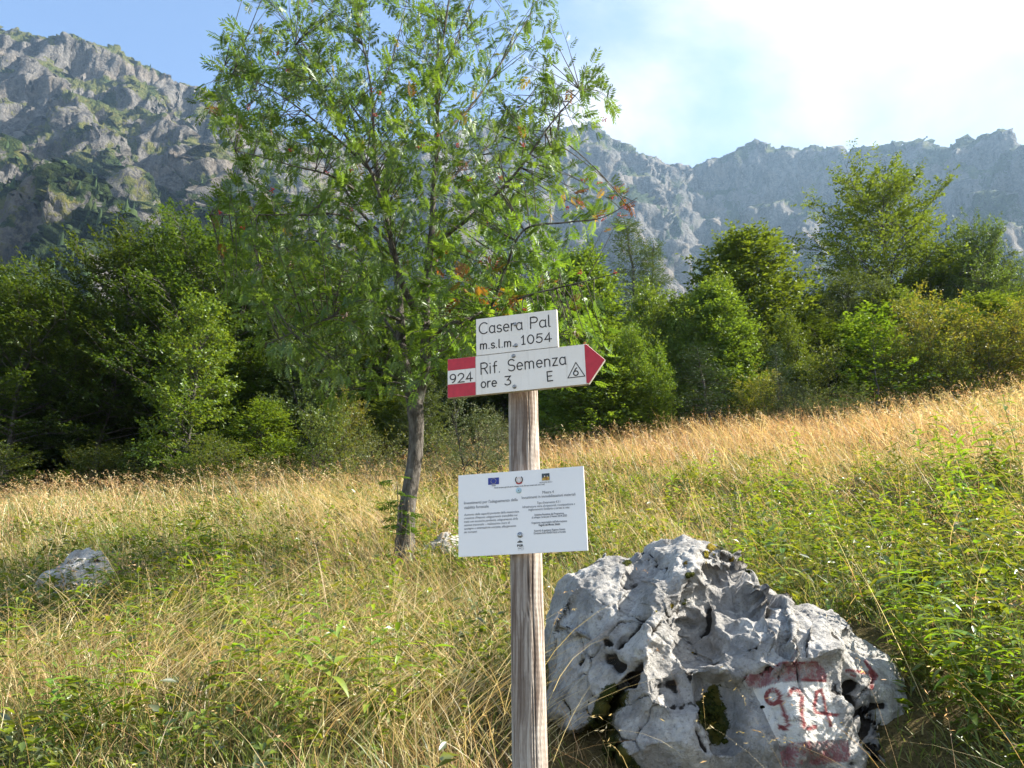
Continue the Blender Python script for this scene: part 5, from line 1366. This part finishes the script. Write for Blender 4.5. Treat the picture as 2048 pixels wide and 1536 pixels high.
            pr = rng.random()
            hot = math.exp(-((x - 950) ** 2 / 60 ** 2 + (y - 540) ** 2 / 50 ** 2)) + math.exp(-((x - 1020) ** 2 / 50 ** 2 + (y - 605) ** 2 / 30 ** 2)) + 1.3 * math.exp(-((x - 1230) ** 2 / 70 ** 2 + (y - 415) ** 2 / 35 ** 2))
            if pr < 0.22 * hot: c = np.array([(0.30, 0.10, 0.02), (0.32, 0.20, 0.03), (0.24, 0.07, 0.02)][rng.integers(0, 3)])
            elif pr > 0.99: c = np.array([(0.22, 0.17, 0.04), (0.20, 0.10, 0.05)][rng.integers(0, 2)])
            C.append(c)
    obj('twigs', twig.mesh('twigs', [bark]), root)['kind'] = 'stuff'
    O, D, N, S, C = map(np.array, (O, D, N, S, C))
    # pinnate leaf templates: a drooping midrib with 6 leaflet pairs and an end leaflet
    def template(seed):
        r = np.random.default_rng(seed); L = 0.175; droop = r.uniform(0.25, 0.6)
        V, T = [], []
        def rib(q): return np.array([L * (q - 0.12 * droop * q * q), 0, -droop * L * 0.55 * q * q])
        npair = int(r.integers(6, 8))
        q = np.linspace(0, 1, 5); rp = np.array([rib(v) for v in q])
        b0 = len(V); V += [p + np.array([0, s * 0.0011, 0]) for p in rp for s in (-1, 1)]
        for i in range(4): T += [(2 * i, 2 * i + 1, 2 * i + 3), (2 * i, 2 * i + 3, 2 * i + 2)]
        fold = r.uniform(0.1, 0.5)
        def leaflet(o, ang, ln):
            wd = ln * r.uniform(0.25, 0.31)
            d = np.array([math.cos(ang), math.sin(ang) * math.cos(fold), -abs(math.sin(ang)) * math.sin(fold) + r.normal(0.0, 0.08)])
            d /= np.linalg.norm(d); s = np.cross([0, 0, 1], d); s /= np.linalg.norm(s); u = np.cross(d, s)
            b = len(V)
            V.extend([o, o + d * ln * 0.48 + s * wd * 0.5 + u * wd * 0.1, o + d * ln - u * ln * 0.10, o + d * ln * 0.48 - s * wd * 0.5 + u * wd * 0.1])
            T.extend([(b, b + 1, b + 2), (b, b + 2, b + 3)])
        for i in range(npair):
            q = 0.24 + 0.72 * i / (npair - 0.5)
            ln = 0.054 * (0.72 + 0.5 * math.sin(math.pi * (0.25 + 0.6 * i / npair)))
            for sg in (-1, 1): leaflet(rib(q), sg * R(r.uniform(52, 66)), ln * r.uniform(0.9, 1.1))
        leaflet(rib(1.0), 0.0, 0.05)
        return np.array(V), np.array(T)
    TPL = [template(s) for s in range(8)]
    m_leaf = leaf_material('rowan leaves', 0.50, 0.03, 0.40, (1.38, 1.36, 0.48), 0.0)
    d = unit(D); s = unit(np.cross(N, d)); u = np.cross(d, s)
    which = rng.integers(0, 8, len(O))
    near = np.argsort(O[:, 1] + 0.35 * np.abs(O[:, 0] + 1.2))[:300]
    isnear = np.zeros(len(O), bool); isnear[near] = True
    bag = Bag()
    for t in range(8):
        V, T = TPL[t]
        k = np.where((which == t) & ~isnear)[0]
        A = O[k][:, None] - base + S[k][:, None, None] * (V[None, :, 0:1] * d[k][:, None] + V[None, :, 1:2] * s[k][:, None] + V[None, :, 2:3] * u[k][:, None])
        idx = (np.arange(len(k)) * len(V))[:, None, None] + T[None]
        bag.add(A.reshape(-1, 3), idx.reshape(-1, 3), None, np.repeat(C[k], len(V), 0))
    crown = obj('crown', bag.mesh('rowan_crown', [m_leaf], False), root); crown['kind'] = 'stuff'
    # the leaves that show largest are pieces of their own
    cache = {}
    from mathutils import Matrix
    for k in near:
        key = (int(which[k]), int(np.argmin([abs(C[k][0] - v) for v in (0.08, 0.095, 0.12, 0.25)])))
        if key not in cache:
            V, T = TPL[key[0]]
            cc = [(0.082, 0.140, 0.026), (0.098, 0.160, 0.030), (0.125, 0.195, 0.030), (0.26, 0.12, 0.03)][key[1]]
            cache[key] = mesh_np('leaf', V, T, None, [m_leaf], np.tile(cc, (len(V), 1)), None, False)
        o = bpy.data.objects.new('leaf', cache[key]); COL.objects.link(o); o.parent = root
        M = np.eye(4); M[:3, 0] = d[k] * S[k]; M[:3, 1] = s[k] * S[k]; M[:3, 2] = u[k] * S[k]; M[:3, 3] = O[k] - base
        o.matrix_local = Matrix(M.tolist())
    # berries
    m_ber = plain('rowan berries', (0.42, 0.035, 0.02), 0.35, 0.4)
    ico = []
    spots = [(497, 215), (555, 108), (575, 140), (750, 230), (703, 420), (835, 295), (845, 290), (1045, 290), (1165, 360), (1160, 405), (1135, 415), (1205, 440), (1240, 430), (1000, 355), (940, 360), (700, 340), (655, 345), (580, 300), (745, 180), (1210, 240), (915, 290),
             (875, 270), (440, 425), (485, 455), (1250, 415), (1050, 620), (1100, 640), (1230, 545), (1170, 690), (1160, 545), (960, 525), (1200, 365), (1225, 395), (545, 380), (760, 185)]
    for k, (x, y) in enumerate(spots):
        c0 = at(x, y, D0 - 1.0 - 0.4 * rng.random()) if x < 1000 else at(x, y, D0 - 1.3)
        bag = Bag()
        for j in range(rng.integers(7, 15)):
            q = rng.normal(0, 1, 3) * np.array([0.013, 0.013, 0.009]); r = 0.0065
            n = 6; t = np.arange(n) / n * 2 * math.pi
            ring = lambda z, rr: np.stack([rr * np.cos(t), rr * np.sin(t), np.full(n, z)], 1)
            V = np.concatenate([[[0, 0, r]], ring(r * 0.5, r * 0.87), ring(-r * 0.5, r * 0.87), [[0, 0, -r]]]) + q
            i = np.arange(n); jj = (i + 1) % n
            bag.add(V, np.concatenate([np.stack([0 * i, 1 + i, 1 + jj], 1), np.stack([0 * i + 2 * n + 1, n + 1 + jj, n + 1 + i], 1)]), np.stack([1 + i, n + 1 + i, n + 1 + jj, 1 + jj], 1))
        obj('berry_cluster', bag.mesh('berry_cluster', [m_ber]), root, c0 - base)
    # suckers with leaves at the foot of the trunk
    bag = Bag(); lv = Bag()
    for (x0, y0, x1, y1, dd) in [(795, 1110, 800, 990, -0.25), (788, 1115, 792, 950, -0.2), (800, 1110, 815, 1000, -0.3)]:
        a = at(x0, y0, D0 + dd); b = at(x1, y1, D0 + dd)
        s5 = np.linspace(0, 1, 6)[:, None]; cv = a + (b - a) * s5 + np.array([0.03, 0, 0]) * np.sin(s5 * 3)
        V, Q = tube_arrays(cv - base, np.linspace(0.008, 0.003, 6), 5); bag.add(V, None, Q)
        for j in range(13):
            q = rng.uniform(0.35, 1.0); o = a + (b - a) * q
            V, T = TPL[int(rng.integers(0, 8))]
            az = rng.uniform(0, 6.28); dv = unit(np.array([math.cos(az), math.sin(az), 0.1])); sv = unit(np.cross([0, 0, 1], dv)); uv = np.cross(dv, sv)
            A = o - base + V[:, 0:1] * dv + V[:, 1:2] * sv + V[:, 2:3] * uv
            lv.add(A, T, None, np.tile(np.array((0.055, 0.10, 0.02)) * rng.uniform(0.8, 1.4), (len(V), 1)))
    sk = obj('sucker_shoots', bag.mesh('sucker_shoots', [bark]), root); sk['kind'] = 'stuff'
    lf = obj('sucker_foliage', lv.mesh('sucker_foliage', [m_leaf], False), root); lf['kind'] = 'stuff'
build_rowan()
# ------------------------------------------------------------------ meadow grass
M_GRASS = leaf_material('meadow grass', 0.46, 0.04, 0.45, (1.15, 1.08, 0.8), 0.0)
def on_ground(px, py):
    D = 3.0
    lo, hi = 1.0, 60.0
    for _ in range(40):
        D = (lo + hi) / 2; p = at(px, py, D)
        if p[2] > float(ground_z(p[0], p[1])): lo = D
        else: hi = D
    return np.array([p[0], p[1], float(ground_z(p[0], p[1]))])
ROCK_C = (float(np.mean([ROCKV[:, 0].min(), ROCKV[:, 0].max()])), ROCK_D + 0.12)
def free(x, y):
    k = ((x - ROCK_C[0]) / 0.90) ** 2 + ((y - ROCK_C[1]) / 0.42) ** 2 > 1
    k &= np.hypot(x - 0.03, y - POST_D) > 0.07
    t = at(808, 1118, ROWAN_D); k &= np.hypot(x - t[0], y - t[1]) > 0.15
    return k
def blades(rng, x, y, h, w, az, bend, lean, col, nseg):
    """ribbons: leaning, then drooping towards azimuth az; returns verts, tris, colours"""
    n = len(x); z = ground_z(x, y) - 0.02
    t = np.linspace(0, 1, nseg + 1)
    dx, dy = np.cos(az), np.sin(az)
    hor = h[:, None] * (lean[:, None] * t + bend[:, None] * t ** 2.2)
    ver = h[:, None] * (t * np.sqrt(np.clip(1 - 0.5 * lean[:, None] ** 2, 0.1, 1)) - 0.55 * bend[:, None] * t ** 2.4)
    P = np.stack([x[:, None] + hor * dx[:, None], y[:, None] + hor * dy[:, None], z[:, None] + ver], -1)
    fa = rng.uniform(0, math.pi, n); sx, sy = np.cos(fa), np.sin(fa)
    wt = (w[:, None] * 0.5 * (1 - 0.9 * t ** 1.6))[..., None]
    side = np.stack([sx, sy, 0 * sx], 1)[:, None]
    Lf = P + side * wt; Rt = P - side * wt
    V = np.stack([Lf[:, :-1], Rt[:, :-1]], 2).reshape(n, -1, 3)
    V = np.concatenate([V, P[:, -1:]], 1)              # 2*nseg + 1 verts
    m = 2 * nseg + 1
    T = []
    for s in range(nseg - 1): T += [(2 * s, 2 * s + 1, 2 * s + 3), (2 * s, 2 * s + 3, 2 * s + 2)]
    T.append((2 * nseg - 2, 2 * nseg - 1, 2 * nseg))
    T = (np.arange(n) * m)[:, None, None] + np.array(T)[None]
    return V.reshape(-1, 3), T.reshape(-1, 3), np.repeat(col, m, 0)
STRAW = np.array([(0.480, 0.360, 0.168), (0.552, 0.432, 0.216), (0.408, 0.264, 0.120), (0.624, 0.528, 0.312), (0.456, 0.360, 0.144)])
RUST = np.array([(0.432, 0.252, 0.120), (0.504, 0.324, 0.168), (0.384, 0.216, 0.102), (0.552, 0.384, 0.204)])
OLIVE = np.array([(0.204, 0.228, 0.054), (0.252, 0.252, 0.072), (0.300, 0.276, 0.084)])
GREEN = np.array([(0.13, 0.20, 0.028), (0.16, 0.23, 0.034), (0.19, 0.25, 0.042), (0.11, 0.175, 0.030)])
def patch(x, y, s, seed): return fbm(np.stack([x / s, y / s, 0 * x], 1), 3, seed)
def wedge(rng, n, d0, d1, a=41):
    r = np.sqrt(rng.uniform(d0 * d0, d1 * d1, n)); th = np.radians(rng.uniform(-a, a, n))
    x = r * np.sin(th); y = r * np.cos(th)
    return x, y
def greenness(x, y):
    """where the meadow stays green: herb patches; the upper right slope and the left middle have dried out"""
    px, py = project(np.stack([x, y, ground_z(x, y) + 0.15], 1))
    g = 0.60 + 0.50 * patch(x, y, 1.1, 71) + 0.25 * patch(x, y, 0.35, 72)
    e = lambda cx, cy, sx, sy: np.exp(-0.5 * (((px - cx) / sx) ** 2 + ((py - cy) / sy) ** 2))
    g += 0.40 * e(1750, 1080, 260, 110) + 0.55 * e(1950, 1420, 200, 150) + 0.35 * e(1900, 1200, 200, 60) + 0.30 * e(300, 1220, 230, 60) + 0.25 * e(150, 1470, 200, 60) + 0.30 * e(700, 1420, 200, 70) + 0.25 * e(1150, 1000, 80, 90) + 0.2 * e(500, 1010, 150, 25) + 0.34 * e(300, 1040, 420, 70)
    g -= 0.50 * e(1650, 870, 420, 45) + 0.35 * e(650, 1030, 140, 60) + 0.30 * e(450, 1330, 250, 50) + 0.25 * e(100, 1050, 200, 60)
    return g, px, py
def build_grass():
    rng = np.random.default_rng(99)
    dry, grn = Bag(), Bag()
    def zone(n, d0, d1, hs, ws, nseg, tall):
        x, y = wedge(rng, n, d0, d1)
        # two blades in three stand in tufts
        nt = n // 26; tx, ty = wedge(rng, nt, d0, d1); taz = rng.normal(0, 1.3, nt); th = rng.uniform(0.6, 1.35, nt)
        tid = rng.integers(0, nt, n); tuft = rng.random(n) < 0.66; sp = 0.035 + 0.0035 * d1
        x = np.where(tuft, tx[tid] + rng.normal(0, sp, n), x); y = np.where(tuft, ty[tid] + rng.normal(0, sp, n), y)
        k = free(x, y) & (y > 1.6); x, y, tid, tuft = x[k], y[k], tid[k], tuft[k]; n = len(x)
        g, px, py = greenness(np.where(tuft, tx[tid], x), np.where(tuft, ty[tid], y))
        isg = rng.random(n) < np.clip(g, 0.06, 0.92)
        rust = rng.random(n) < np.clip(0.15 + 0.8 * np.exp(-0.5 * (((px - 1600) / 420) ** 2 + ((py - 860) / 50) ** 2)), 0, 0.85)
        col = np.where(isg[:, None], np.where((rng.random(n) < 0.45)[:, None], OLIVE[rng.integers(0, 3, n)], GREEN[rng.integers(0, 4, n)]),
                       np.where(rust[:, None], RUST[rng.integers(0, 4, n)], STRAW[rng.integers(0, 5, n)]))
        col = col * rng.uniform(0.7, 1.3, (n, 1))
        tallp = np.clip(0.9 + 0.5 * patch(x, y, 1.6, 75) + tall * np.exp(-0.5 * (((px - 1500) / 450) ** 2 + ((py - 850) / 60) ** 2)) + 0.3 * np.exp(-0.5 * (((px - 650) / 150) ** 2 + ((py - 1020) / 60) ** 2)), 0.4, 2.0)
        h = hs * rng.uniform(0.45, 1.25, n) * tallp * np.where((x > 0.15) & (x < 1.8) & (y < 4.2), 0.6, 1.0) * np.where(isg, 0.85, 1.05) * np.where(tuft, th[tid], 0.9)
        w = ws * rng.uniform(0.7, 1.5, n) * np.where(isg, 1.35, 0.8)
        az = math.pi + np.where(tuft, taz[tid] + rng.normal(0, 0.9, n), rng.normal(0, 1.5, n))                 # mostly combed to the left
        bend = np.abs(rng.normal(0.32, 0.32, n)); lean = np.abs(rng.normal(0.36, 0.28, n))
        flat = rng.random(n) < np.where(isg, 0.05, 0.16)
        lean = np.where(flat, rng.uniform(0.7, 1.05, n), lean)
        V, T, C = blades(rng, x, y, h, w, az, np.clip(bend, 0, 1.0), np.clip(lean, 0, 1.1), col, nseg)
        m = 2 * nseg + 1
        for bag, sel in ((dry, ~isg), (grn, isg)):
            s = np.where(sel)[0]
            vi = (s[:, None] * m + np.arange(m)[None]).ravel()
            tl = T[:2 * nseg - 1]
            TT = (np.arange(len(s)) * m)[:, None, None] + tl[None]
            bag.add(V[vi], TT.reshape(-1, 3), None, C[vi])
    zone(56000, 2.1, 7.0, 0.27, 0.0042, 3, 0.2)
    zone(58000, 7.0, 13.0, 0.30, 0.0065, 2, 0.5)
    zone(70000, 13.0, 25.0, 0.34, 0.012, 2, 0.8)
    wedge0 = wedge
    def side_wedge(rng, n, d0, d1, a=0):
        r = np.sqrt(rng.uniform(d0 * d0, d1 * d1, n)); th = np.radians(rng.uniform(40, 68, n)) * np.where(rng.random(n) < 0.5, -1, 1)
        return r * np.sin(th), r * np.cos(th)
    globals()['wedge'] = side_wedge
    zone(14000, 2.6, 9.0, 0.27, 0.007, 2, 0.0)
    zone(16000, 9.0, 24.0, 0.32, 0.016, 2, 0.0)
    globals()['wedge'] = wedge0
    # long arching culms with loose seed heads
    def culms(n, d0, d1, h0, h1, w, nseg):
        x, y = wedge(rng, n, d0, d1); k = free(x, y); x, y = x[k], y[k]; n = len(x)
        g, px, py = greenness(x, y)
        k = rng.random(n) < np.clip(1.15 - 0.6 * g, 0.2, 1); x, y, px, py = x[k], y[k], px[k], py[k]; n = len(x)
        k = ~((x > 0.15) & (x < 1.8) & (y < 4.2)) | (rng.random(n) < 0.25); x, y, px, py = x[k], y[k], px[k], py[k]; n = len(x)
        h = rng.uniform(h0, h1, n); az = math.pi + rng.normal(0.0, 1.1, n)
        bend = np.clip(np.abs(rng.normal(0.45, 0.3, n)), 0.05, 1.15); lean = np.clip(np.abs(rng.normal(0.3, 0.25, n)), 0, 0.9)
        c = np.concatenate([STRAW, RUST])[rng.integers(0, 9, n)] * rng.uniform(0.9, 1.45, (n, 1))
        V, T, C = blades(rng, x, y, h, np.full(n, w) * rng.uniform(0.7, 1.3, n), az, bend, lean, c, nseg)
        dry.add(V, T, None, C)
        # spikelets along the last third
        t = rng.uniform(0.78, 1.0, (n, 6))
        hor = h[:, None] * (lean[:, None] * t + bend[:, None] * t ** 2.2); ver = h[:, None] * (t * np.sqrt(np.clip(1 - 0.5 * lean[:, None] ** 2, 0.1, 1)) - 0.55 * bend[:, None] * t ** 2.4)
        P = np.stack([x[:, None] + hor * np.cos(az)[:, None], y[:, None] + hor * np.sin(az)[:, None], ground_z(x, y)[:, None] - 0.02 + ver], -1).reshape(-1, 3)
        d = rng.normal(0, 0.7, P.shape) + np.stack([np.cos(az), np.sin(az), -0.3 + 0 * az], 1).repeat(6, 0)
        V, T, C = leaf_quads(P, d, rng.normal(0, 1, P.shape), np.full(len(P), 0.018) * rng.uniform(0.6, 1.5, len(P)) * (w / 0.0028), np.full(len(P), 0.0042) * (w / 0.0028), np.repeat(c, 6, 0))
        dry.add(V, T, None, C)
    culms(1500, 2.1, 7.0, 0.45, 0.85, 0.0028, 7)
    culms(4200, 7.0, 13.0, 0.45, 0.8, 0.0042, 5)
    culms(9000, 13.0, 24.0, 0.45, 0.85, 0.0075, 4)
    # upright russet stalks along the brow before the right wood
    n = 1800; px0 = rng.uniform(1060, 1640, n); D = rng.uniform(12.5, 17.0, n)
    x = (px0 - 1024) / FPX * D * 1.05; y = D; c = RUST[rng.integers(0, 4, n)] * rng.uniform(0.8, 1.25, (n, 1))
    V, T, C = blades(rng, x, y, rng.uniform(0.4, 0.8, n), rng.uniform(0.004, 0.008, n), math.pi + rng.normal(0, 1.0, n), np.abs(rng.normal(0.1, 0.12, n)), np.abs(rng.normal(0.18, 0.14, n)), c, 3)
    dry.add(V, T, None, C)
    # swaths of straw pressed flat by wind and rain
    for cx, cy, sx, sy, n, az0 in ((300, 1390, 260, 45, 700, 0.25), (600, 1290, 180, 40, 420, 0.35), (120, 1310, 160, 30, 260, 0.1), (900, 1300, 90, 70, 260, 1.9), (650, 1060, 140, 35, 600, 2.4), (850, 1500, 160, 25, 250, 0.2), (1650, 900, 300, 30, 700, 2.6)):
        m = 14; cs = np.array([on_ground(cx + rng.normal(0, sx), cy + rng.normal(0, sy)) for _ in range(m * 3)])
        k = rng.integers(0, len(cs), n); x = cs[k, 0] + rng.normal(0, 0.16, n); y = cs[k, 1] + rng.normal(0, 0.12, n)
        f = free(x, y); x, y, k = x[f], y[f], k[f]; n = len(x)
        wd = 0.0034 * np.clip(y / 5, 1, 3)
        c = STRAW[rng.integers(0, 5, n)] * rng.uniform(0.95, 1.4, (n, 1))
        V, T, C = blades(rng, x, y, rng.uniform(0.35, 0.75, n), wd, az0 + rng.normal(0, 0.9, len(cs))[k] + rng.normal(0, 0.45, n), rng.uniform(0.15, 0.6, n), rng.uniform(0.65, 1.0, n), c, 5)
        V[:, 2] += np.repeat(rng.uniform(0.03, 0.16, n), 11)
        dry.add(V, T, None, C)
    for nm, bag, lb in (('dry_grass', dry, 'straw coloured dry grass covering the sloping meadow'), ('green_grass', grn, 'short green grass growing between the dry stalks')):
        o = obj(nm, bag.mesh(nm, [M_GRASS], False)); o['kind'] = 'stuff'; o['label'] = lb; o['category'] = 'grass'
build_grass()

# ------------------------------------------------------------------ leafy herbs, one plant each
M_HERB = leaf_material('herb leaves', 0.48, 0.06, 0.36, (1.4, 1.3, 0.4), 0.35)
M_STEM = plain('herb stem', (0.16, 0.19, 0.05), 0.7)
def herb_leaf(seed, L=0.075, W=0.024):
    r = np.random.default_rng(seed); n = 6; t = np.linspace(0, 1, n); dr = r.uniform(0.3, 0.75)
    mid = np.stack([L * (t - 0.12 * dr * t * t), r.uniform(-0.06, 0.06) * L * t * t, -dr * L * t ** 2 * 0.7 + 0.08 * L * t], 1)
    w = W * 0.5 * np.sin(math.pi * np.clip(t * 0.9 + 0.08, 0, 1)) ** 0.8 * (1 - 0.35 * t); w[-1] = 0.0006
    f = r.uniform(0.2, 0.5)
    Lf = mid + np.stack([0 * w, w, w * f], 1); Rt = mid + np.stack([0 * w, -w, w * f], 1)
    V = np.concatenate([Lf, mid, Rt]); Q = []
    for k in range(n - 1): Q += [(k, k + 1, n + k + 1, n + k), (n + k, n + k + 1, 2 * n + k + 1, 2 * n + k)]
    return V, np.array(Q)
HCOL = [(0.150, 0.235, 0.028), (0.180, 0.260, 0.032), (0.215, 0.265, 0.038), (0.120, 0.195, 0.028)]
HL = [[mesh_np('leaf', *(lambda a: (a[0], None, a[1]))(herb_leaf(10 * c + s)), [M_HERB], np.tile(HCOL[c], (18, 1))) for s in range(4)] for c in range(4)]
HLV = [herb_leaf(s) for s in range(6)]
def herb_plan(seed):
    """stem polyline and leaf frames of one upright herb with opposite hanging leaves"""
    r = np.random.default_rng(seed); H = r.uniform(0.30, 0.50)
    s = np.linspace(0, 1, 7); lean = r.normal(0, 0.12, 2)
    st = np.stack([lean[0] * H * s + 0.02 * np.sin(4 * s + seed), lean[1] * H * s, H * s - 0.03], 1)
    fr = []; npair = int(r.integers(7, 11))
    for i in range(npair):
        q = 0.22 + 0.78 * i / (npair - 1); az0 = i * 1.25 + r.normal(0, 0.25)
        sc = (0.75 + 0.5 * math.sin(math.pi * min(1, 0.15 + q * 0.8))) * r.uniform(0.85, 1.15) * (0.6 if i == npair - 1 else 1)
        for sg in (0, math.pi):
            fr.append((np.array([np.interp(q, s, st[:, c]) for c in range(3)]), az0 + sg, R(r.uniform(-5, 30)), sc))
    return st, fr
PLANS = [herb_plan(s) for s in range(7)]
STEMS = [mesh_np('stem', *(lambda a: (a[0], None, a[1]))(tube_arrays(st, np.linspace(0.003, 0.0014, 7), 5)), [M_STEM]) for st, fr in PLANS]
def whole_herb(k, ci):
    bag = Bag(); st, fr = PLANS[k]
    for j, (o, az, el, sc) in enumerate(fr):
        V, Q = HLV[j % 6]
        c, s, ce, se = math.cos(az), math.sin(az), math.cos(el), math.sin(el)
        X = np.array([c * ce, s * ce, se]); Y = np.array([-s, c, 0]); Z = np.cross(X, Y)
        bag.add(o + sc * (V[:, 0:1] * X + V[:, 1:2] * Y + V[:, 2:3] * Z), None, Q, np.tile(HCOL[(ci + (j % 5 == 0)) % 4], (18, 1)))
    return bag.mesh('foliage', [M_HERB])
WHOLE = {(k, c): whole_herb(k, c) for k in range(7) for c in range(3)}
def build_herbs():
    rng = np.random.default_rng(404)
    patches = [  # px, py (foot of the plants), spread, number, where
        (1650, 1130, 110, 60, 34, 'upright leafy herb in the sunny patch behind the boulder'),
        (1840, 1060, 110, 60, 30, 'yellow green leafy herb on the slope above the boulder'),
        (1960, 1000, 80, 70, 26, 'tall leafy herb near the right edge of the meadow'),
        (1480, 1010, 110, 40, 22, 'leafy herb on the dry slope right of the notice board'),
        (1150, 1040, 40, 60, 12, 'leafy herb in the grass just right of the notice board'),
        (1960, 1480, 90, 60, 26, 'bright leafy herb in the lower right corner of the meadow'),
        (1880, 1330, 60, 50, 10, 'leafy herb close to the right flank of the boulder'),
        (370, 1230, 110, 40, 24, 'green herb in the leafy patch right of the pale rock'),
        (400, 1170, 30, 30, 5, 'tall dark green herb standing out of the leafy patch'),
        (80, 1470, 120, 40, 16, 'leafy herb in the lower left corner of the meadow'),
        (600, 1430, 90, 50, 16, 'green herb among the dry stalks left of the post'),
        (780, 1440, 70, 40, 8, 'broad leafy herb close to the shadow beside the post'),
        (560, 1160, 120, 40, 12, 'small leafy herb in the meadow before the rowan'),
        (960, 1150, 50, 40, 7, 'leafy herb in the grass behind the notice board'),
        (260, 1340, 160, 40, 12, 'leafy herb half buried in flattened straw on the left'),
    ]
    for px, py, sx, sy, n, label in patches:
        for _ in range(n):
            p = on_ground(px + rng.normal(0, sx), py + rng.normal(0, sy))
            if p[1] < 2.6 or (0.15 < p[0] < 1.75 and p[1] < 4.3) or not bool(free(np.array([p[0]]), np.array([p[1]]))[0]): continue
            k = int(rng.integers(0, 7)); c = int(rng.integers(0, 3)); sc = rng.uniform(0.75, 1.25)
            if 'tall' in label: sc *= 1.3
            root = thing('leafy_herb', label, 'plant', p, label.replace('leafy herb', 'leafy herbs').replace('green herb ', 'green herbs '))
            root.rotation_euler = (rng.normal(0, 0.12), rng.normal(0, 0.12), rng.uniform(0, 6.28)); sc *= 1.2; root.scale = (sc, sc, sc)
            obj('stem', STEMS[k], root)
            if p[1] < 5.0:
                for j, (o, az, el, s) in enumerate(PLANS[k][1]):
                    lf = obj('leaf', HL[(c + (j % 5 == 0)) % 4][j % 4], root, o)
                    lf.rotation_euler = (0, -el, az); lf.scale = (s, s, s)
            else:
                obj('foliage', WHOLE[(k, c)], root)
build_herbs()

# ------------------------------------------------------------------ small leafy ground herbs between the grasses
def build_ground_herbs():
    rng = np.random.default_rng(515)
    x, y = wedge(rng, 13000, 2.6, 15.0)
    k = ~((x > 0.15) & (x < 1.8) & (y < 4.2)); x, y = x[k], y[k]
    g, px, py = greenness(x, y)
    k = free(x, y) & (rng.random(len(x)) < np.clip(1.15 * (g - 0.35), 0.03, 0.8) * np.clip(5.0 / y, 0.2, 1.0)); x, y = x[k], y[k]
    n = len(x); z = ground_z(x, y)
    big = 1 + 0.05 * y
    m = 14
    h = rng.uniform(0.10, 0.34, n)
    q = rng.uniform(0.15, 1, (n, m)); az = rng.uniform(0, 2 * math.pi, (n, m))
    ln0 = rng.normal(0, 0.25, (n, 2))
    base = np.stack([x[:, None] + ln0[:, :1] * h[:, None] * q + 0.02 * np.cos(az), y[:, None] + ln0[:, 1:] * h[:, None] * q + 0.02 * np.sin(az), z[:, None] + h[:, None] * q], -1).reshape(-1, 3)
    d = np.stack([np.cos(az), np.sin(az), rng.normal(0.15, 0.35, (n, m))], -1).reshape(-1, 3)
    nrm = np.array([0, 0, 1.0]) + rng.normal(0, 0.35, d.shape)
    ln = (rng.uniform(0.035, 0.075, n)[:, None] * rng.uniform(0.7, 1.2, (n, m)) * big[:, None]).ravel()
    c = np.array([(0.15, 0.24, 0.028), (0.18, 0.26, 0.032), (0.22, 0.27, 0.040), (0.12, 0.20, 0.030), (0.14, 0.18, 0.07)])[rng.integers(0, 5, n)]
    c = np.repeat(c, m, 0) * rng.uniform(0.8, 1.25, (n * m, 1))
    V, T, C = leaf_quads(base, d, nrm, ln, ln * np.repeat(rng.uniform(0.28, 0.5, n), m), c, 0.2)
    o = obj('ground_herbs', mesh_np('ground_herbs', V, T, None, [M_HERB], C, None, False)); o['kind'] = 'stuff'
    o['label'] = 'small green leafy herbs scattered through the meadow grass'; o['category'] = 'herbs'
build_ground_herbs()
# ------------------------------------------------------------------ haze over the valley
def build_haze():
    b = 2300.0; z0, z1 = -190.0, 1200.0
    V = np.array([(x, y, z) for z in (z0, z1) for y in (-400, 2000) for x in (-b, b)], float)
    Q = [(0, 2, 3, 1), (4, 5, 7, 6), (0, 1, 5, 4), (2, 6, 7, 3), (0, 4, 6, 2), (1, 3, 7, 5)]
    n = NT('haze')
    p = n.n('VolumePrincipled', Density=HAZE_DENSITY)
    p.inputs['Color'].default_value = (0.46, 0.70, 1.0, 1)
    p.inputs['Anisotropy'].default_value = 0.35
    n.t.links.new(p.outputs[0], n.out.inputs['Volume'])
    o = obj('haze', mesh_np('haze', V, None, Q, [n.m], smooth_shade=False)); o['kind'] = 'stuff'
HAZE_DENSITY = 0.00012
build_haze()
